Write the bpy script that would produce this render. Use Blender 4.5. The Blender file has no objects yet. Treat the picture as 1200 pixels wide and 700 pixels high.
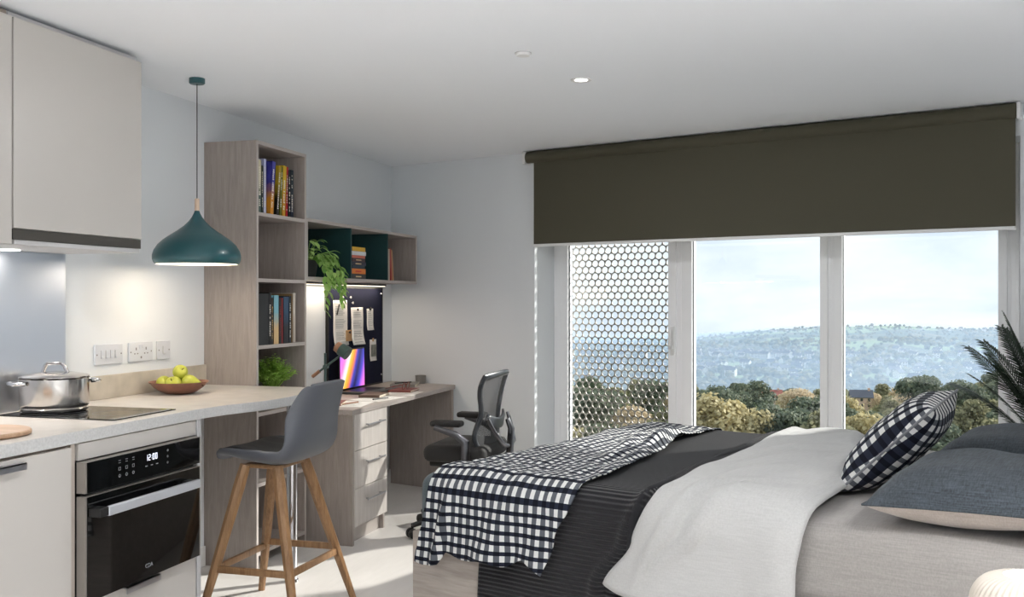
import bpy, bmesh, math, random
from mathutils import Vector, Matrix, noise
random.seed(7)
C = bpy.context.scene.collection
PI = math.pi
aK = math.radians(16.1); aW = math.radians(34.6); dKW = aW - aK
H = 1.33
K = Matrix.Identity(4)                       # frame of the kitchen wall (world axes)
W = Matrix.Rotation(-dKW, 4, 'Z')            # frame of the window wall, turned 18.5 degrees
def cam2w(R, F, z):                          # right / forward distances from the viewpoint to world
    return Vector((R*math.cos(aK)-F*math.sin(aK), R*math.sin(aK)+F*math.cos(aK), z))
def w2k(x, y, z=0): return W @ Vector((x, y, z))

# ------------------------------------------------------------------ materials
def newmat(name):
    m = bpy.data.materials.new(name); m.use_nodes = True
    nt = m.node_tree; b = nt.nodes['Principled BSDF']
    return m, nt, b
def col(c): return (c[0], c[1], c[2], 1)
def sr(r, g, b):                             # 0-255 colour to linear
    f = lambda v: ((v/255+.055)/1.055)**2.4 if v/255 > .04045 else v/255/12.92
    return (f(r), f(g), f(b))
def plain(name, c, rough=.5, metal=0, spec=.5, bump=0, bscale=200, var=0, vscale=20, coat=0, coord='Object'):
    m, nt, b = newmat(name)
    b.inputs['Base Color'].default_value = col(c); b.inputs['Roughness'].default_value = rough
    b.inputs['Metallic'].default_value = metal; b.inputs['Specular IOR Level'].default_value = spec
    b.inputs['Coat Weight'].default_value = coat
    tc = nt.nodes.new('ShaderNodeTexCoord')
    if var:
        n = nt.nodes.new('ShaderNodeTexNoise'); n.inputs['Scale'].default_value = vscale; n.inputs['Detail'].default_value = 5
        r = nt.nodes.new('ShaderNodeValToRGB')
        r.color_ramp.elements[0].position = .3; r.color_ramp.elements[1].position = .7
        r.color_ramp.elements[0].color = col([v*(1-var) for v in c]); r.color_ramp.elements[1].color = col([min(1, v*(1+var)) for v in c])
        nt.links.new(tc.outputs[coord], n.inputs['Vector']); nt.links.new(n.outputs['Fac'], r.inputs['Fac'])
        nt.links.new(r.outputs['Color'], b.inputs['Base Color'])
    if bump:
        n = nt.nodes.new('ShaderNodeTexNoise'); n.inputs['Scale'].default_value = bscale; n.inputs['Detail'].default_value = 3
        bp = nt.nodes.new('ShaderNodeBump'); bp.inputs['Strength'].default_value = bump; bp.inputs['Distance'].default_value = .002
        nt.links.new(tc.outputs[coord], n.inputs['Vector']); nt.links.new(n.outputs['Fac'], bp.inputs['Height'])
        nt.links.new(bp.outputs['Normal'], b.inputs['Normal'])
    return m
def emit(name, c, s):
    m, nt, b = newmat(name); b.inputs['Base Color'].default_value = col(c)
    b.inputs['Emission Color'].default_value = col(c); b.inputs['Emission Strength'].default_value = s
    return m
def wood(name, c1, c2, scale=(18, 18, 1.2), rough=.5, dist=2.0, ns=1.6, bump=.15):
    m, nt, b = newmat(name)
    tc = nt.nodes.new('ShaderNodeTexCoord'); mp = nt.nodes.new('ShaderNodeMapping'); mp.inputs['Scale'].default_value = scale
    n = nt.nodes.new('ShaderNodeTexNoise'); n.inputs['Scale'].default_value = ns; n.inputs['Detail'].default_value = 7; n.inputs['Roughness'].default_value = .62; n.inputs['Distortion'].default_value = dist*.35
    n2 = nt.nodes.new('ShaderNodeTexNoise'); n2.inputs['Scale'].default_value = ns*5; n2.inputs['Detail'].default_value = 4
    mx = nt.nodes.new('ShaderNodeMath'); mx.operation = 'MULTIPLY_ADD'; mx.inputs[1].default_value = .3
    r = nt.nodes.new('ShaderNodeValToRGB'); r.color_ramp.elements[0].position = .45; r.color_ramp.elements[1].position = .85
    r.color_ramp.elements[0].color = col(c1); r.color_ramp.elements[1].color = col(c2)
    L = nt.links.new
    L(tc.outputs['Object'], mp.inputs['Vector']); L(mp.outputs['Vector'], n.inputs['Vector']); L(mp.outputs['Vector'], n2.inputs['Vector'])
    L(n2.outputs['Fac'], mx.inputs[0]); L(n.outputs['Fac'], mx.inputs[2]); L(mx.outputs[0], r.inputs['Fac']); L(r.outputs['Color'], b.inputs['Base Color'])
    bp = nt.nodes.new('ShaderNodeBump'); bp.inputs['Strength'].default_value = bump; bp.inputs['Distance'].default_value = .001
    L(mx.outputs[0], bp.inputs['Height']); L(bp.outputs['Normal'], b.inputs['Normal'])
    b.inputs['Roughness'].default_value = rough
    return m
def fabric(name, c, var=.12, rough=.9, wscale=700, bump=.35, sheen=.2, slub=True):
    m, nt, b = newmat(name); L = nt.links.new
    tc = nt.nodes.new('ShaderNodeTexCoord')
    cols = []
    for sc in ((wscale*.06, wscale, wscale), (wscale, wscale*.06, wscale*.5)):
        mp = nt.nodes.new('ShaderNodeMapping'); mp.inputs['Scale'].default_value = [s*.35 for s in sc]
        n = nt.nodes.new('ShaderNodeTexNoise'); n.inputs['Scale'].default_value = 1; n.inputs['Detail'].default_value = 2
        L(tc.outputs['Object'], mp.inputs['Vector']); L(mp.outputs['Vector'], n.inputs['Vector']); cols.append(n)
    ad = nt.nodes.new('ShaderNodeMath'); ad.operation = 'ADD'; L(cols[0].outputs['Fac'], ad.inputs[0]); L(cols[1].outputs['Fac'], ad.inputs[1])
    r = nt.nodes.new('ShaderNodeMapRange'); r.inputs['From Min'].default_value = .7; r.inputs['From Max'].default_value = 1.3
    L(ad.outputs[0], r.inputs['Value'])
    mx = nt.nodes.new('ShaderNodeMix'); mx.data_type = 'RGBA'
    mx.inputs[6].default_value = col([v*(1-var) for v in c]); mx.inputs[7].default_value = col([v*(1+var) for v in c])
    L(r.outputs[0], mx.inputs[0]); L(mx.outputs[2], b.inputs['Base Color'])
    bp = nt.nodes.new('ShaderNodeBump'); bp.inputs['Strength'].default_value = bump; bp.inputs['Distance'].default_value = .0006
    L(ad.outputs[0], bp.inputs['Height']); L(bp.outputs['Normal'], b.inputs['Normal'])
    b.inputs['Roughness'].default_value = rough; b.inputs['Specular IOR Level'].default_value = .2
    b.inputs['Sheen Weight'].default_value = sheen; b.inputs['Sheen Roughness'].default_value = .5
    return m
def stripe(nt, src, period, lo, soft=.02, off=0.0):
    """0/1 square wave of the coordinate socket."""
    L = nt.links.new
    a = nt.nodes.new('ShaderNodeMath'); a.operation = 'MULTIPLY_ADD'; a.inputs[1].default_value = 1/period; a.inputs[2].default_value = off; L(src, a.inputs[0])
    f = nt.nodes.new('ShaderNodeMath'); f.operation = 'FRACT'; L(a.outputs[0], f.inputs[0])
    g = nt.nodes.new('ShaderNodeMath'); g.operation = 'GREATER_THAN'; g.inputs[1].default_value = lo; L(f.outputs[0], g.inputs[0])
    return g.outputs[0]
def plaid(name, pu=.05, pv=.05, fu=.5, fv=.4):
    m, nt, b = newmat(name); L = nt.links.new
    uv = nt.nodes.new('ShaderNodeUVMap'); uv.uv_map = 'UVMap'; sp = nt.nodes.new('ShaderNodeSeparateXYZ'); L(uv.outputs[0], sp.inputs[0])
    su = stripe(nt, sp.outputs[0], pu, fu); sv = stripe(nt, sp.outputs[1], pv, fv)
    m1 = nt.nodes.new('ShaderNodeMix'); m1.data_type = 'RGBA'; m1.inputs[6].default_value = col(sr(88, 92, 99)); m1.inputs[7].default_value = col(sr(212, 213, 211)); L(su, m1.inputs[0])
    m2 = nt.nodes.new('ShaderNodeMix'); m2.data_type = 'RGBA'; m2.inputs[6].default_value = col(sr(14, 17, 29)); m2.inputs[7].default_value = col(sr(36, 40, 54)); L(su, m2.inputs[0])
    m3 = nt.nodes.new('ShaderNodeMix'); m3.data_type = 'RGBA'; L(m2.outputs[2], m3.inputs[6]); L(m1.outputs[2], m3.inputs[7]); L(sv, m3.inputs[0])
    L(m3.outputs[2], b.inputs['Base Color'])
    n = nt.nodes.new('ShaderNodeTexNoise'); n.inputs['Scale'].default_value = 600
    mp = nt.nodes.new('ShaderNodeMapping'); L(uv.outputs[0], mp.inputs['Vector']); L(mp.outputs[0], n.inputs['Vector'])
    bp = nt.nodes.new('ShaderNodeBump'); bp.inputs['Strength'].default_value = .3; bp.inputs['Distance'].default_value = .0008
    L(n.outputs['Fac'], bp.inputs['Height']); L(bp.outputs['Normal'], b.inputs['Normal'])
    b.inputs['Roughness'].default_value = .9; b.inputs['Specular IOR Level'].default_value = .2
    return m
def ribbed(name, c, period=.016, depth=.004):
    m, nt, b = newmat(name); L = nt.links.new
    uv = nt.nodes.new('ShaderNodeUVMap'); uv.uv_map = 'UVMap'; sp = nt.nodes.new('ShaderNodeSeparateXYZ'); L(uv.outputs[0], sp.inputs[0])
    a = nt.nodes.new('ShaderNodeMath'); a.operation = 'MULTIPLY'; a.inputs[1].default_value = 2*PI/period; L(sp.outputs[1], a.inputs[0])
    s = nt.nodes.new('ShaderNodeMath'); s.operation = 'SINE'; L(a.outputs[0], s.inputs[0])
    n = nt.nodes.new('ShaderNodeTexNoise'); n.inputs['Scale'].default_value = 350; L(uv.outputs[0], n.inputs['Vector'])
    ad = nt.nodes.new('ShaderNodeMath'); ad.operation = 'MULTIPLY_ADD'; ad.inputs[1].default_value = .5; L(n.outputs['Fac'], ad.inputs[0]); L(s.outputs[0], ad.inputs[2])
    bp = nt.nodes.new('ShaderNodeBump'); bp.inputs['Strength'].default_value = .9; bp.inputs['Distance'].default_value = depth
    L(ad.outputs[0], bp.inputs['Height']); L(bp.outputs['Normal'], b.inputs['Normal'])
    b.inputs['Base Color'].default_value = col(c); b.inputs['Roughness'].default_value = .95; b.inputs['Specular IOR Level'].default_value = .15; b.inputs['Sheen Weight'].default_value = .15
    return m
def glass(name, refl=1.0):
    m, nt, b = newmat(name); L = nt.links.new
    out = nt.nodes['Material Output']; nt.nodes.remove(b)
    t = nt.nodes.new('ShaderNodeBsdfTransparent'); t.inputs[0].default_value = (.97, .985, .985, 1)
    g = nt.nodes.new('ShaderNodeBsdfGlossy'); g.inputs['Roughness'].default_value = 0.0
    fr = nt.nodes.new('ShaderNodeFresnel'); fr.inputs['IOR'].default_value = 1.5
    ml = nt.nodes.new('ShaderNodeMath'); ml.operation = 'MULTIPLY'; ml.inputs[1].default_value = refl; L(fr.outputs[0], ml.inputs[0])
    mx = nt.nodes.new('ShaderNodeMixShader'); L(ml.outputs[0], mx.inputs[0]); L(t.outputs[0], mx.inputs[1]); L(g.outputs[0], mx.inputs[2]); L(mx.outputs[0], out.inputs['Surface'])
    return m

M = {}
M['wall'] = plain('wall_paint', sr(222, 226, 229), .85, bump=.08, bscale=300)
M['ceiling'] = plain('ceiling_paint', sr(241, 244, 248), .9)
M['floor'] = wood('pale_floor', sr(214, 210, 206), sr(226, 222, 218), scale=(3, .6, 3), rough=.38, ns=2.2, bump=.05)
M['trim'] = plain('white_trim', sr(226, 226, 225), .45)
M['frame'] = plain('window_frame_white', sr(244, 245, 247), .4)
M['pelmet'] = plain('white_clip', sr(230, 230, 230), .4)
M['taupe'] = wood('taupe_oak', sr(146, 137, 131), sr(166, 156, 150), scale=(34, 34, 3))
M['taupe_h'] = wood('taupe_oak_horizontal', sr(150, 141, 135), sr(174, 165, 159), scale=(34, 2.2, 34))
M['taupe_edge'] = plain('taupe_edge', sr(176, 168, 163), .5)
M['bedwood'] = wood('pale_taupe_bed_wood', sr(150, 141, 133), sr(182, 173, 165), scale=(1.5, 18, 18))
M['cabinet'] = plain('matt_cashmere', sr(198, 194, 189), .35)
M['cab_carcass'] = plain('cabinet_carcass', sr(150, 138, 128), .5)
M['cab_grey'] = plain('cabinet_pale_grey', sr(196, 196, 197), .5)
M['filler'] = plain('filler_taupe', sr(184, 174, 164), .5)
M['recess'] = plain('dark_recess', sr(66, 62, 56), .5)
M['stone'] = plain('stone_worktop', sr(194, 188, 181), .35, var=.09, vscale=14, bump=.05)
M['stone_edge'] = plain('speckled_worktop_edge', sr(198, 198, 197), .5, var=.1, vscale=120)
M['upstand'] = plain('mottled_upstand', sr(190, 182, 168), .45, var=.24, vscale=7)
M['steel'] = plain('brushed_steel', sr(200, 204, 212), .38, metal=1, bump=.1, bscale=60)
M['silver'] = plain('silver_bar', sr(196, 199, 206), .35, metal=.35)
M['oventrim'] = plain('oven_side_trim', sr(150, 144, 138), .4, metal=.3)
M['chrome'] = plain('chrome', sr(205, 205, 208), .12, metal=1)
M['potsteel'] = plain('pan_steel', sr(205, 200, 195), .17, metal=1)
M['brushed'] = plain('handle_steel', sr(180, 180, 184), .3, metal=1)
M['blackglass'] = plain('black_glass', sr(8, 8, 9), .04, spec=.6)
M['blackmatt'] = plain('black_plastic', sr(20, 20, 21), .45)
M['darkgap'] = plain('dark_gap', sr(22, 20, 20), .9)
M['ovenink'] = emit('oven_display', (.9, .93, 1), .5)
M['greyink'] = plain('grey_ink', sr(150, 152, 155), .6)
M['teal'] = plain('teal_lacquer', sr(32, 82, 88), .33, coat=.2)
M['tealboard'] = plain('teal_board', sr(20, 58, 60), .5)
M['palewood'] = wood('pale_ash', sr(200, 172, 148), sr(222, 198, 176), scale=(30, 30, 3))
M['oak'] = wood('oak_legs', sr(126, 92, 60), sr(172, 134, 96), scale=(26, 26, 2.2), rough=.42)
M['boardwood'] = wood('chopping_board_wood', sr(178, 142, 112), sr(206, 172, 142), scale=(3, 24, 20))
M['terracotta'] = plain('terracotta', sr(140, 96, 78), .45, var=.2, vscale=26)
M['apple'] = plain('apple_skin', sr(176, 180, 66), .35, var=.16, vscale=25)
M['stem'] = plain('brown_stem', sr(70, 48, 28), .8)
M['plate'] = plain('plate_plastic', sr(206, 209, 214), .35)
M['plateshade'] = plain('plate_marks', sr(120, 116, 116), .5)
M['shade_in'] = plain('shade_white_inside', sr(240, 236, 228), .6)
M['bulb'] = emit('bulb_warm', (1, .86, .68), 14)
M['led'] = emit('led_warm', (1, .88, .72), 1.6)
M['led_cool'] = emit('led_cool', (1, .97, .92), 4)
M['stoolshell'] = plain('stool_shell_grey', sr(88, 91, 98), .42, bump=.05)
M['stoolpad'] = plain('stool_pad_leatherette', sr(36, 37, 39), .5, bump=.15, bscale=300)
M['officefab'] = plain('office_seat_black', sr(40, 39, 39), .8, bump=.3, bscale=500)
M['officeframe'] = plain('office_frame_dark', sr(52, 55, 60), .3, spec=.7)
M['officemetal'] = plain('office_arm_grey_metal', sr(104, 104, 108), .3, metal=1)
M['blind'] = plain('olive_blind', sr(78, 75, 61), .85, var=.04, vscale=500, bump=.25, bscale=900)
M['mattress'] = fabric('slate_bedding', sr(82, 92, 96))
M['sheet'] = fabric('warm_grey_sheet', sr(150, 146, 143))
M['duvet'] = fabric('pale_grey_linen', sr(184, 184, 183), var=.07)
M['throw'] = ribbed('charcoal_ribbed_knit', sr(40, 40, 43))
M['hem'] = fabric('charcoal_hem', sr(38, 38, 41), bump=.6, sheen=.05)
M['plaid'] = plaid('navy_white_check', .037, .038, .54, .4)
M['plaidc'] = plaid('navy_white_check_cushion', .043, .043, .46, .45)
M['pipinggrey'] = fabric('grey_piping', sr(120, 122, 126))
M['slate'] = fabric('slate_pillow', sr(66, 72, 78), var=.42, sheen=.08)
M['pillowunder'] = fabric('taupe_pillow_underside', sr(170, 160, 152))
M['navyfelt'] = fabric('navy_felt', sr(22, 26, 48), bump=.5, sheen=0)
M['paper'] = plain('white_paper', sr(226, 224, 220), .8)
M['paperink'] = plain('print_grey', sr(150, 150, 150), .8)
M['kraft'] = plain('kraft_tag', sr(178, 140, 98), .8)
M['photo'] = plain('photo_print', sr(120, 122, 112), .5, var=.6, vscale=30)
M['black'] = plain('black_satin', sr(18, 18, 18), .4)
M['darkgrey'] = plain('dark_grey', sr(60, 62, 64), .5)
M['lampgreen'] = plain('lamp_green_grey', sr(62, 84, 82), .4)
M['copper'] = plain('copper_wood_tip', sr(150, 112, 88), .45)
M['cup'] = plain('grey_ceramic', sr(128, 126, 122), .55)
M['soil'] = plain('soil', sr(50, 38, 28), .95, bump=.5)
M['potdark'] = plain('dark_planter', sr(46, 46, 48), .6)
M['redbook'] = plain('dark_red_cover', sr(120, 60, 52), .6)
M['brownbook'] = plain('brown_cover', sr(98, 78, 66), .6)
M['lampshade'] = None
def leafmat(name, c, c2, trans=.3, rough=.5):
    m, nt, b = newmat(name); L = nt.links.new
    oi = nt.nodes.new('ShaderNodeNewGeometry'); r = nt.nodes.new('ShaderNodeValToRGB')
    r.color_ramp.elements[0].color = col(c); r.color_ramp.elements[1].color = col(c2)
    L(oi.outputs['Random Per Island'], r.inputs['Fac']); L(r.outputs['Color'], b.inputs['Base Color'])
    b.inputs['Roughness'].default_value = rough
    t = nt.nodes.new('ShaderNodeBsdfTranslucent'); L(r.outputs['Color'], t.inputs['Color'])
    mx = nt.nodes.new('ShaderNodeMixShader'); mx.inputs[0].default_value = trans
    L(b.outputs[0], mx.inputs[1]); L(t.outputs[0], mx.inputs[2]); L(mx.outputs[0], nt.nodes['Material Output'].inputs['Surface'])
    return m
M['herb'] = leafmat('herb_leaf', sr(128, 176, 64), sr(204, 232, 130), .45)
M['pothos'] = leafmat('pothos_leaf', sr(112, 164, 72), sr(192, 222, 136), .45)
M['palm'] = leafmat('palm_leaf', sr(28, 48, 32), sr(52, 74, 50), .2)
M['bark'] = plain('bark', sr(84, 70, 58), .9)

# ------------------------------------------------------------------ mesh builder
class MB:
    def __init__(s): s.v = []; s.f = []; s.mi = []; s.uv = {}; s.cur = 0
    def face(s, idx, m=None): s.f.append(tuple(idx)); s.mi.append(s.cur if m is None else m)
    def box(s, x0, y0, z0, x1, y1, z1, mat=None, T=None):
        b = len(s.v); P = [Vector((x, y, z)) for z in (z0, z1) for y in (y0, y1) for x in (x0, x1)]
        if T is not None: P = [T @ p for p in P]
        s.v += P
        for q in ((0, 2, 3, 1), (4, 5, 7, 6), (0, 1, 5, 4), (2, 6, 7, 3), (0, 4, 6, 2), (1, 3, 7, 5)): s.face([b+i for i in q], mat)
        return s
    def grid(s, P, closed_u=False, closed_v=False, mat=None, uv=None):
        b = len(s.v); nu = len(P); nv = len(P[0])
        for r in P: s.v += [Vector(p) for p in r]
        for i in range(nu if closed_u else nu-1):
            for j in range(nv if closed_v else nv-1):
                q = (b+i*nv+j, b+((i+1) % nu)*nv+j, b+((i+1) % nu)*nv+(j+1) % nv, b+i*nv+(j+1) % nv)
                s.face(q, mat)
                if uv is not None: s.uv[len(s.f)-1] = [uv[(k-b)//nv][(k-b) % nv] for k in q]
        return b
    def lathe(s, prof, c=(0, 0, 0), n=32, T=None, cap0=False, cap1=False, mat=None):
        rows = []
        for r, z in prof:
            rows.append([Vector((c[0]+r*math.cos(2*PI*k/n), c[1]+r*math.sin(2*PI*k/n), c[2]+z)) for k in range(n)])
        if T is not None: rows = [[T @ p for p in r] for r in rows]
        b = s.grid(rows, closed_v=True, mat=mat)
        if cap0: s.face([b+k for k in range(n)][::-1], mat)
        if cap1: s.face([b+(len(prof)-1)*n+k for k in range(n)], mat)
        return s
    def cyl(s, a, b_, r, r2=None, n=16, cap=True, mat=None):
        return s.tube([a, b_], [r, r if r2 is None else r2], n, cap, mat)
    def tube(s, pts, r, n=10, cap=True, mat=None, closed=False, flat=1.0, up=None):
        pts = [Vector(p) for p in pts]; N = len(pts)
        if not isinstance(r, (list, tuple)): r = [r]*N
        rows = []; prev = None
        for i, p in enumerate(pts):
            if closed: t = pts[(i+1) % N]-pts[i-1]
            else: t = pts[min(i+1, N-1)]-pts[max(i-1, 0)]
            t.normalize()
            if prev is None:
                u = Vector(up) if up else (Vector((0, 0, 1)) if abs(t.z) < .9 else Vector((1, 0, 0)))
            else: u = prev
            u = (u - t*u.dot(t)).normalized(); prev = u; w = t.cross(u)
            rows.append([p + u*math.cos(2*PI*k/n)*r[i] + w*math.sin(2*PI*k/n)*r[i]*flat for k in range(n)])
        b = s.grid(rows, closed_u=closed, closed_v=True, mat=mat)
        if cap and not closed:
            s.face([b+k for k in range(n)], mat); s.face([b+(N-1)*n+k for k in range(n)][::-1], mat)
        return s
    def prism(s, poly, z0, z1, mat=None, side=None):
        b = len(s.v); n = len(poly)
        s.v += [Vector((x, y, z0)) for x, y in poly] + [Vector((x, y, z1)) for x, y in poly]
        s.face([b+i for i in range(n)][::-1], mat); s.face([b+n+i for i in range(n)], mat)
        for i in range(n): s.face((b+i, b+(i+1) % n, b+n+(i+1) % n, b+n+i), side if side is not None else mat)
        return s
    def ball(s, c, r, n=12, sc=(1, 1, 1), mat=None, T=None):
        rows = []
        for i in range(1, n):
            t = PI*i/n
            rows.append([Vector((c[0]+r*sc[0]*math.sin(t)*math.cos(2*PI*k/(2*n)), c[1]+r*sc[1]*math.sin(t)*math.sin(2*PI*k/(2*n)), c[2]-r*sc[2]*math.cos(t))) for k in range(2*n)])
        b = s.grid(rows, closed_v=True, mat=mat)
        i0 = len(s.v); s.v += [Vector((c[0], c[1], c[2]-r*sc[2])), Vector((c[0], c[1], c[2]+r*sc[2]))]
        m = 2*n
        for k in range(m):
            s.face((i0, b+(k+1) % m, b+k), mat); s.face((i0+1, b+(n-2)*m+k, b+(n-2)*m+(k+1) % m), mat)
        if T is not None:
            for k in range(b, len(s.v)): s.v[k] = T @ s.v[k]
        return s
    def xf(s, T):
        s.v = [T @ p for p in s.v]; return s
    def rbox(s, x0, y0, z0, x1, y1, z1, r=.02, seg=4, T=None, mat=None):
        """box with all edges rounded"""
        bm = bmesh.new(); bmesh.ops.create_cube(bm, size=1)
        for v in bm.verts: v.co = Vector(((x0+x1)/2+v.co.x*(x1-x0), (y0+y1)/2+v.co.y*(y1-y0), (z0+z1)/2+v.co.z*(z1-z0)))
        bmesh.ops.bevel(bm, geom=bm.edges[:], offset=r, segments=seg, profile=.5, affect='EDGES')
        b = len(s.v); bm.verts.ensure_lookup_table()
        s.v += [(T @ v.co if T is not None else v.co.copy()) for v in bm.verts]
        for f in bm.faces: s.face([b+v.index for v in f.verts], mat)
        bm.free(); return s

RM = {}                                      # root matrices by object
def mesh_from(mb, name, mats, inv, smooth):
    me = bpy.data.meshes.new(name)
    me.from_pydata([tuple(inv @ p) for p in mb.v], [], mb.f)
    if not isinstance(mats, (list, tuple)): mats = [mats]
    for m in mats: me.materials.append(m)
    if len(mats) > 1: me.polygons.foreach_set('material_index', mb.mi)
    if getattr(mb, 'fix', False):
        bm = bmesh.new(); bm.from_mesh(me); bmesh.ops.recalc_face_normals(bm, faces=bm.faces[:]); bm.to_mesh(me); bm.free()
    if mb.uv:
        ul = me.uv_layers.new(name='UVMap')
        for p in me.polygons:
            u = mb.uv.get(p.index)
            if u:
                for li, q in zip(p.loop_indices, u): ul.data[li].uv = q
    if smooth: me.polygons.foreach_set('use_smooth', [True]*len(me.polygons))
    me.update(); return me
def fix(o, bevel, smooth, seg=2):
    if bevel:
        m = o.modifiers.new('bevel', 'BEVEL'); m.width = bevel; m.segments = seg; m.limit_method = 'ANGLE'; m.angle_limit = math.radians(40)
    if smooth == 'auto' or bevel:
        for p in o.data.polygons: p.use_smooth = True
        try:
            o.data.set_sharp_from_angle(angle=math.radians(40))
        except Exception: pass
def part(name, mb, mat, parent, fr=K, bevel=0, smooth=False, label=None):
    """mesh with vertices given in frame fr (None: already local to the root)"""
    root = RM[parent.name] if parent else Matrix.Identity(4)
    inv = Matrix.Identity(4) if fr is None else root.inverted() @ fr
    o = bpy.data.objects.new(name, mesh_from(mb, name, mat, inv, smooth)); C.objects.link(o)
    o.parent = parent; RM[o.name] = root
    if label: o['label'] = label
    fix(o, bevel, smooth); return o
def thing(name, label, cat, loc, rz=0, group=None, fr=K):
    o = bpy.data.objects.new(name, None); C.objects.link(o); o.empty_display_size = .1
    T = fr @ Matrix.Translation(loc) @ Matrix.Rotation(rz, 4, 'Z')
    o.matrix_world = T; o.location = T.to_translation(); o.rotation_euler = T.to_euler(); RM[o.name] = T
    o['label'] = label; o['category'] = cat
    if group: o['group'] = group
    return o
def single(name, mb, mat, label=None, cat=None, fr=K, bevel=0, smooth=False, group=None, kind=None):
    xs = [p.x for p in mb.v]; ys = [p.y for p in mb.v]; zs = [p.z for p in mb.v]
    T = fr @ Matrix.Translation(((min(xs)+max(xs))/2, (min(ys)+max(ys))/2, min(zs)))
    o = bpy.data.objects.new(name, mesh_from(mb, name, mat, T.inverted() @ fr, smooth)); C.objects.link(o)
    o.location = T.to_translation(); o.rotation_euler = T.to_euler(); RM[o.name] = T
    if label: o['label'] = label
    if cat: o['category'] = cat
    if group: o['group'] = group
    if kind: o['kind'] = kind
    fix(o, bevel, smooth); return o
def struct(name, mb, mat, fr=K, bevel=0, smooth=False): return single(name, mb, mat, fr=fr, bevel=bevel, smooth=smooth, kind='structure')
def copytree(o, parent=None):
    c = o.copy(); C.objects.link(c)
    if parent: c.parent = parent
    for ch in list(o.children): copytree(ch, c)
    return c
def glyphs(text, size, T, mat, name, parent, depth=.0006, sx=1.0):
    cu = bpy.data.curves.new(name, 'FONT'); cu.body = text; cu.size = size; cu.extrude = depth; cu.align_x = 'CENTER'; cu.align_y = 'CENTER'
    tmp = bpy.data.objects.new('tmp', cu); C.objects.link(tmp); bpy.context.view_layer.update()
    me = bpy.data.meshes.new_from_object(tmp.evaluated_get(bpy.context.evaluated_depsgraph_get()))
    bpy.data.objects.remove(tmp)
    S = Matrix.Diagonal((sx, 1, 1, 1))
    me.transform(RM[parent.name].inverted() @ T @ S); me.name = name; me.materials.clear(); me.materials.append(mat)
    o = bpy.data.objects.new(name, me); C.objects.link(o); o.parent = parent; RM[o.name] = RM[parent.name]
    return o
# a text plane facing +X (reading along +Y is mirrored from the kitchen side, so reading runs along +Y as seen from +X side)
FX = Matrix(((0, 0, 1, 0), (1, 0, 0, 0), (0, 1, 0, 0), (0, 0, 0, 1)))     # local x->Y, y->Z, z->X

# ================================================================== SETTING
ZC = 2.30; XW = -2.86; YB = 5.48; WX0, WX1 = -3.60, -0.727
cornerK = Vector((XW, 6.735, 0))
struct('floor', MB().prism([(-3.1, -3.2), (4.0, -3.2), (4.0, 5.2), (-3.1, 7.25)], -.12, 0), M['floor'])
struct('ceiling', MB().prism([(-3.1, -3.2), (4.0, -3.2), (4.0, 5.2), (-3.1, 7.25)], ZC, ZC+.12), M['ceiling'])
struct('wall_left', MB().box(XW-.12, -3.2, 0, XW, 6.9, ZC), M['wall'])
struct('wall_rear', MB().box(XW, -3.2, 0, -.2, -3.08, ZC).box(1.6, -3.2, 0, 4.0, -3.08, ZC).box(-.2, -3.2, 0, 1.6, -3.08, .9).box(-.2, -3.2, 2.1, 1.6, -3.08, ZC), M['wall'])
struct('window_4', MB().box(-.2, -3.17, .9, 1.6, -3.11, .97).box(-.2, -3.17, 2.03, 1.6, -3.11, 2.1).box(-.2, -3.17, .97, -.13, -3.11, 2.03).box(1.53, -3.17, .97, 1.6, -3.11, 2.03).box(.66, -3.17, .97, .74, -3.11, 2.03), M['frame'])  # unseen window added behind the camera to let in extra daylight
struct('wall_right', MB().box(1.75, -5, 0, 1.87, YB, ZC), M['wall'], fr=W)
wb = MB()
wb.box(-4.85, YB, 0, WX0, YB+.32, ZC); wb.box(WX1, YB, 0, 1.87, YB+.32, ZC)
wb.box(WX0, YB, 0, WX1, YB+.32, .12); wb.box(WX0, YB, 2.14, WX1, YB+.32, ZC)
struct('wall_back', wb, M['wall'], fr=W)
struct('baseboard_left', MB().box(XW, 3.42, 0, XW+.014, 4.35, .1).box(XW, 5.44, 0, XW+.014, 6.72, .1), M['trim'], bevel=.003)
struct('baseboard_back', MB().box(-4.23, YB-.014, 0, -.4, YB, .1), M['trim'], fr=W, bevel=.003)
# window: three panes in white frames
YF0, YF1 = 5.705, 5.775
panes = [(-3.485, -2.745), (-2.585, -1.79), (-1.665, -.86)]
def win(n, x0, x1, p0, p1, zt=2.14, zb=.12):
    f = MB(); d = .012
    # outer frame and sash, sash standing slightly proud
    f.box(x0, YF0+d, zb, p0, YF1, zt); f.box(p1, YF0+d, zb, x1, YF1, zt); f.box(p0, YF0+d, zb, p1, YF1, zb+.09); f.box(p0, YF0+d, zt-.07, p1, YF1, zt)
    f.box(max(x0+.018, p0-.055), YF0, zb+.03, p0, YF0+d+.01, zt-.02); f.box(p1, YF0, zb+.03, min(x1-.018, p1+.055), YF0+d+.01, zt-.02)
    f.box(p0, YF0, zb+.03, p1, YF0+d+.01, zb+.09); f.box(p0, YF0, zt-.07, p1, YF0+d+.01, zt-.02)
    w = struct('window_%d' % n, f, M['frame'], fr=W, bevel=.003)
    g = MB().box(p0-.002, YF0+.03, zb+.085, p1+.002, YF0+.036, zt-.065)
    part('pane', g, M['glass'], w, fr=W)
    gs = MB()                                   # thin dark seal
    for a in (p0, p1-.003): gs.box(a, YF0+.02, zb+.09, a+.003, YF0+.03, zt-.07)
    part('seal', gs, M['darkgrey'], w, fr=W)
    return w
M['glass'] = glass('window_glass', 1.0)
w1 = win(1, WX0+.002, -2.66, *panes[0]); w2 = win(2, -2.66, -1.728, *panes[1]); w3 = win(3, -1.728, -.80, *panes[2])
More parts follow.
